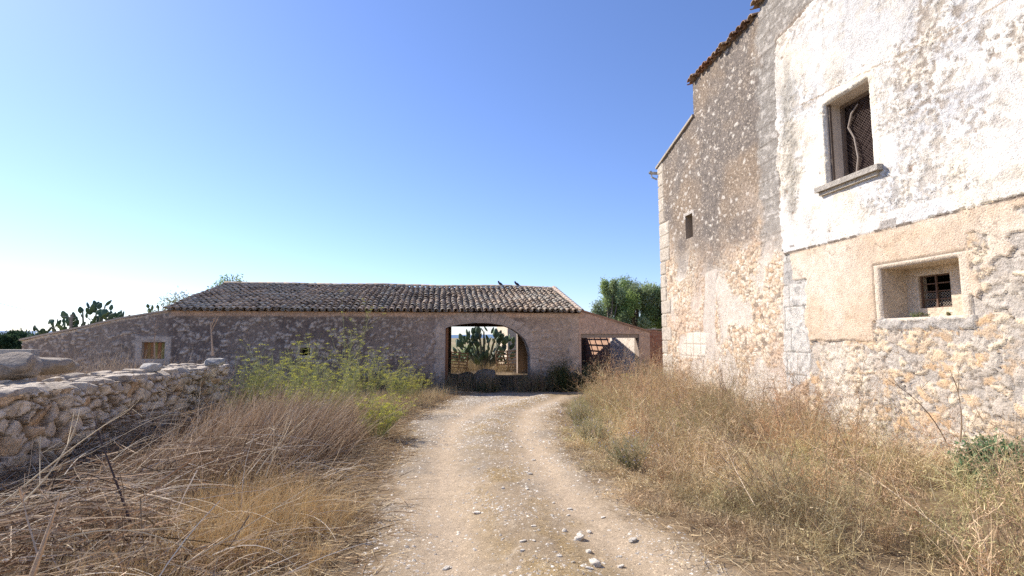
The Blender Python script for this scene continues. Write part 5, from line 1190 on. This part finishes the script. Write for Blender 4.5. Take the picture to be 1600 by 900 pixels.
cactus('low prickly pear at the outer end of the left lean-to', toY(98, 32), 32, -.3, 3.45, 3.4, 99, 8, .42)
cactus('small paddle cactus poking above the lean-to roof near the tiles', toY(243, 32), 32, -.3, 4.5, 1.3, 40, 9, .42)
cactus('stunted prickly pear at the foot of the sunlit ochre outbuilding', toY(722, 36), 36, -.35, 1.3, 1.8, 36, 10, .4)

# ---- single dead stalks and sticks
def stalk(name, label, cat, pts, r0, col, side=0, seed=0, group=None):
    b = MB(); P3 = [Vector(p) for p in pts]; o0 = P3[0].copy(); r = random.Random(seed); Q = []
    for k in range(9):
        t = k / 8 * (len(P3) - 1); i = min(int(t), len(P3) - 2); f_ = t - i; Q.append(P3[i].lerp(P3[i + 1], f_) - o0 + Vector((r.gauss(0, .004), r.gauss(0, .004), 0)))
    if len(P3) == 3: Q = [P3[0] * (1 - t) ** 2 + P3[1] * 2 * t * (1 - t) + P3[2] * t * t - o0 for t in [k / 8 for k in range(9)]]
    b.tube(Q, [r0 * (1 - .7 * k / 8) for k in range(9)], 6, col)
    for s in range(side):
        k = r.randint(2, 7); p = Q[k]; d = (Q[k] - Q[k - 1]).normalized() + Vector((r.gauss(0, .7), r.gauss(0, .7), r.gauss(.2, .3))); L = r.uniform(.08, .3); b.tube([p, p + d * L * .6, p + d * L + Vector((0, 0, .04))], [r0 * .4, r0 * .3, r0 * .12], 4, col)
        for e_ in range(3): q = p + d * L * r.uniform(.5, 1); b.tube([q, q + Vector((r.gauss(0, .05), r.gauss(0, .05), r.gauss(.03, .04)))], [r0 * .25, r0 * .2], 3, col)
    return tag(b.build(name, M_wood, None, loc=o0), label, cat, group)
def W3(px, py, Y): x, z = onY(px, py, Y); return (x, Y, z)
stalk('cane_stake', 'thick broken cane standing upright in the bottom left corner', 'cane', [W3(48, 905, 3.2), W3(72, 840, 3.22), W3(95, 770, 3.25)], .016, (.56, .40, .26), 2, 1)
stalk('dark_stick', 'thin dark stick leaning in the reeds before the stone wall', 'stick', [W3(203, 815, 4.6), W3(178, 740, 4.75), W3(149, 668, 4.9)], .011, (.09, .06, .05), 1, 3)
for i, (a, m_, c, lb) in enumerate((((0, 790, 3.9), (120, 690, 4.2), (200, 640, 4.6), 'long pale cane arching up from the left edge of the photo'),
        ((20, 800, 3.8), (110, 720, 4.0), (125, 640, 4.4), 'pale cane curving before the stone wall above the broken stake'),
        ((400, 742, 5.2), (425, 700, 5.3), (475, 655, 5.4), 'straight light cane leaning up right over the reed heap'),
        ((415, 745, 5.3), (435, 690, 5.35), (448, 668, 5.4), 'shorter light cane crossing the straight leaning one'),
        ((90, 845, 3.5), (200, 805, 3.7), (300, 862, 3.7), 'low bowed cane lying across the dark reeds bottom left'),
        ((290, 880, 3.6), (440, 790, 3.9), (530, 730, 4.2), 'slender dry stem leaning over the golden grass'))):
    stalk('dry_cane', lb, 'cane', [W3(*a), W3(*m_), W3(*c)], .0065 if i < 5 else .004, (.56, .45, .30), 4, i)
for i, (a, m_, c, r0, sd_, lb) in enumerate((((1385, 800, 5.2), (1330, 720, 5.6), (1275, 610, 6.3), .010, 4, 'long leaning dead stem crossing the brush under the plaster panel'),
        ((1260, 760, 6.0), (1190, 690, 6.6), (1120, 590, 7.4), .010, 5, 'long leaning dead stem in front of the grey quoins'),
        ((1128, 655, 10.2), (1128, 630, 10.2), (1128, 575, 10.3), .012, 8, 'upright branching dead weed before the farmhouse wall'),
        ((1500, 690, 5.6), (1508, 640, 5.7), (1490, 590, 5.8), .010, 3, 'upright brown stem below the lower window'),
        ((1478, 690, 5.6), (1450, 630, 5.7), (1390, 595, 5.8), .008, 3, 'thin stem bowing left below the lower window'),
        ((1075, 660, 8.6), (1050, 620, 9.0), (1035, 585, 9.4), .010, 5, 'leaning dead stem near the farmhouse corner'),
        ((1180, 790, 4.6), (1150, 740, 4.9), (1130, 690, 5.2), .006, 3, 'pale bare stem low in the brush nearest the track'),
        ((1500, 850, 3.7), (1400, 770, 4.2), (1340, 730, 4.7), .006, 4, 'pale fallen stem in the bottom right brush'))):
    stalk('dead_stem', lb, 'dead stem', [W3(*a), W3(*m_), W3(*c)], r0, (.24, .16, .10) if r0 > .007 else (.6, .47, .32), sd_, 40 + i)
stalk('wall_stalk', 'bleached tall stalk standing at the far end of the stone wall', 'dead stem', [W3(332, 556, 14), W3(331, 530, 14), W3(329, 505, 14)], .03, (.46, .34, .25), 2, 9)
stalk('wall_stalk', 'slim brown weed stem in front of the boarded barn window', 'dead stem', [W3(242, 560, 14), W3(240, 530, 14), W3(243, 505, 14)], .018, (.36, .26, .19), 3, 10)

# ---- stones and gravel on the track
def gravel():
    P_ = NP(); r = rng; V0, F0 = [], []
    oc = np.array([(1, 0, 0), (-1, 0, 0), (0, 1, 0), (0, -1, 0), (0, 0, 1), (0, 0, -1)], float); of = np.array([(0, 2, 4, 4), (2, 1, 4, 4), (1, 3, 4, 4), (3, 0, 4, 4)])
    n = 34000; X = r.uniform(-1.2, 3.6, n); Y = 2.8 + 15 * r.random(n) ** 1.7; s_ = road_sd(X, Y); dt = np.minimum(dline(X, Y, TRK1), dline(X, Y, TRK2))
    k = (s_ > -.15) & (r.random(n) < (1.05 - .85 * np.exp(-(dt / .28) ** 2)) * (.3 + 1.2 * sstep(.4, .65, fbm(X * 1.3, Y * 1.3, 3, 401)))); X, Y = X[k], Y[k]; n = len(X)
    s = .003 + .015 * r.random(n) ** 4 + .0007 * Y; z = gzs(X, Y)
    B = np.array([(1, 0, 0), (.3, 1, 0), (-1, .2, 0), (-.2, -1, 0), (.45, .2, .8), (-.35, -.1, .85)], float); FF = np.array([(0, 1, 4, 4), (1, 2, 5, 4), (2, 3, 5, 5), (3, 0, 4, 5)])
    a = r.uniform(0, 6.28, n); ca, sa = np.cos(a)[:, None], np.sin(a)[:, None]; Bx = B[None, :, 0] * ca - B[None, :, 1] * sa; By = B[None, :, 0] * sa + B[None, :, 1] * ca
    V = np.stack([X[:, None] + Bx * s[:, None] * 1.3, Y[:, None] + By * s[:, None] * 1.1, z[:, None] + (B[None, :, 2] * r.uniform(.4, 1, (n, 1)) - .15) * s[:, None]], -1).reshape(-1, 3)
    c = palette([(.60, .53, .44), (.46, .40, .34), (.74, .68, .58), (.36, .32, .28)], n, .12)
    Vl = V.tolist(); F = []
    tri = [(0, 1, 4), (1, 2, 5), (1, 5, 4), (2, 3, 5), (3, 0, 4), (3, 4, 5)]
    Ft = (np.arange(n)[:, None, None] * 6 + np.array(tri)[None]).reshape(-1, 3)
    me = meshdata('gravel', V, Ft, M_stone, np.repeat(c, 6, axis=0)); tag(obj('gravel', me), 'small grey and pale gravel loose on the dirt track', 'gravel', kind='stuff')
gravel()
protos = []
for k in range(5):
    V, F = rockmesh((1, .72, .42), 700 + k, .16, 6, .4); protos.append(meshdata('track_stone', V, F, M_stone, np.tile(np.array((.64, .58, .49)) * (1 - .05 * k), (len(V), 1)), False))
NAMED = [(745, 803, .055, 'pale stone alone in the left wheel track'), (697, 883, .05, 'white stone in the left wheel track at the bottom edge'), (904, 843, .085, 'long flat white stone right of the centre of the track'), (882, 833, .05, 'chunky white stone just left of the long flat one'),
         (828, 741, .06, 'flat pale stone in the middle distance of the track centre'), (822, 739, .05, 'pale stone touching the flat one at mid track'), (930, 885, .09, 'largest reddish white rock at the bottom of the track'), (800, 690, .05, 'small white stone far along the track centre'),
         (920, 864, .06, 'white stone above the largest rock at the bottom'), (989, 842, .07, 'half sunk white stone in the right wheel track')]
rr = random.Random(12)
for i, (px, py, s, lb) in enumerate(NAMED):
    x, y = onG(px, py); o = obj('track_stone', protos[i % 5], None, (x, y, gz1(x, y) + s * .12)); o.scale = (s * 1.5, s * 1.4, s * 1.3); o.rotation_euler = (0, 0, rr.uniform(0, 6)); tag(o, lb, 'stone', 'pale stones on the track')
for i in range(46):
    px, py = rr.choice([(rr.gauss(830, 75), rr.uniform(690, 895)), (rr.gauss(905, 50), rr.uniform(800, 898)), (rr.uniform(740, 880), rr.uniform(645, 700))]); x, y = onG(px, py)
    if road_sd(np.array([x]), np.array([y]))[0] < .15: continue
    s = rr.uniform(.018, .045) * (1 + .03 * y); o = obj('track_stone', protos[i % 5], None, (x, y, gz1(x, y) + s * .1)); o.scale = (s * 1.4, s * 1.3, s * 1.2); o.rotation_euler = (0, 0, rr.uniform(0, 6)); tag(o, 'small pale limestone chip lying loose on the dirt track', 'stone', 'pale limestone chips on the track')

# ---- wooden pallets leaning behind the barn
def pallet(label, corners, Y0, Y1, nsl=6, rot=0):
    (ax, az), (bx_, bz_) = corners; root = empty('pallet', (ax, Y0, bz_), 0, label, 'pallet'); w = bx_ - ax; h = az - bz_; b = MB(); c = (.42, .27, .17)
    for k in range(nsl):
        z = h * k / (nsl - 1); s = MB(); s.box((0, -.012, z - .035), (w, .012, z + .035), (.46 * random.uniform(.85, 1.1), .31, .2)); s.build('slat', M_wood, root)
    for t in (.02, .5, .98):
        s = MB(); s.box((w * t - .035, .013, -.12), (w * t + .035, .085, h + .06), (.30, .18, .11)); s.build('upright', M_wood, root)
    root.rotation_euler = (R(-12), R(rot), 0); return root
pallet('left wooden slatted pallet seen through the arch, tilting', (onY(703, 550, 30.6), onY(730, 573, 30.6)), 30.6, 0, 6, 5)
pallet('right wooden slatted pallet seen through the arch, standing level', (onY(776, 549, 31.0), onY(812, 575, 31.0)), 31, 0, 6, -2)

# ---- pigeons on the ridge
def pigeon(label, px, face):
    x, z = onY(px, 452, 25); root_loc = (x, 25, RZ + .10); b = MB()
    def ell(c, s, tilt=0, n=8, m=6, col=(.045, .045, .055)):
        V = []; 
        for j in range(m + 1):
            for i in range(n):
                t = math.pi * j / m; a = 2 * math.pi * i / n; p = Vector((math.cos(t) * s[0], math.sin(t) * math.cos(a) * s[1], math.sin(t) * math.sin(a) * s[2])); p = Matrix.Rotation(tilt, 3, 'Y') @ p; V.append((c[0] + p.x * 1, c[1] + p.y, c[2] + p.z))
        b.add(V, [(j * n + i, j * n + (i + 1) % n, (j + 1) * n + (i + 1) % n, (j + 1) * n + i) for j in range(m) for i in range(n)], col)
    ell((0, 0, .12), (.14, .06, .065), .55); ell((-.10, 0, .225), (.045, .04, .045), 0); ell((-.085, 0, .185), (.06, .04, .045), 1.0)
    b.add([(-.14, -.01, .225), (-.14, .01, .225), (-.175, 0, .215), (-.14, 0, .235)], [(0, 1, 2), (1, 3, 2), (3, 0, 2)], (.1, .09, .08))
    b.add([(.08, -.03, .06), (.08, .03, .06), (.26, .035, -.03), (.26, -.035, -.03), (.08, -.03, .04), (.08, .03, .04), (.26, .035, -.042), (.26, -.035, -.042)], [(0, 1, 2, 3), (7, 6, 5, 4), (0, 3, 7, 4), (1, 5, 6, 2), (2, 6, 7, 3)], (.03, .03, .04))
    for s in (-.025, .025): b.tube([(0, s, .07), (-.01, s, -.01)], .006, 4, (.25, .08, .06))
    o = b.build('pigeon', M_plain, None, True, root_loc); o.rotation_euler = (0, 0, face); tag(o, label, 'bird')
pigeon('left of two dark birds on the barn roof ridge', 782, .2)
pigeon('right of two dark birds on the barn roof ridge', 808, -.1)

# ---- slack fence wires at the far left
def wires():
    for k, (a, c, lb) in enumerate((((-40, 462), (118, 496), 'upper slack wire crossing the sky at the far left'), ((-40, 488), (90, 512), 'lower slack wire crossing the sky at the far left'))):
        A_, B_ = W3(*a, 23), W3(*c, 31); A_, B_ = Vector(A_), Vector(B_); Q = [A_.lerp(B_, t) + Vector((0, 0, -.35 * 4 * t * (1 - t) * .4)) - A_ for t in [i / 14 for i in range(15)]]
        b_ = MB(); b_.tube(Q, .010, 4, (.45, .42, .42)); tag(b_.build('wire', M_plain, None, loc=A_), lb, 'wire', 'fence wires')
    P_ = W3(112, 494, 31.1); b_ = MB(); b_.box((-.05, -.05, 0), (.05, .05, P_[2] + .45), (.3, .25, .2)); b_.box((-.07, -.07, P_[2] + .45), (.07, .07, P_[2] + .49), (.3, .25, .2))
    tag(b_.build('wire_post', M_wood, None, loc=(P_[0], 31.1, -.4)), 'wooden post among the cactus carrying the slack wires', 'post')
wires()
# "thing" kind for every top-level object that is not setting or stuff
for o in S.objects:
    if o.parent is None and o.type in ('MESH', 'EMPTY') and 'kind' not in o: o['kind'] = 'thing'
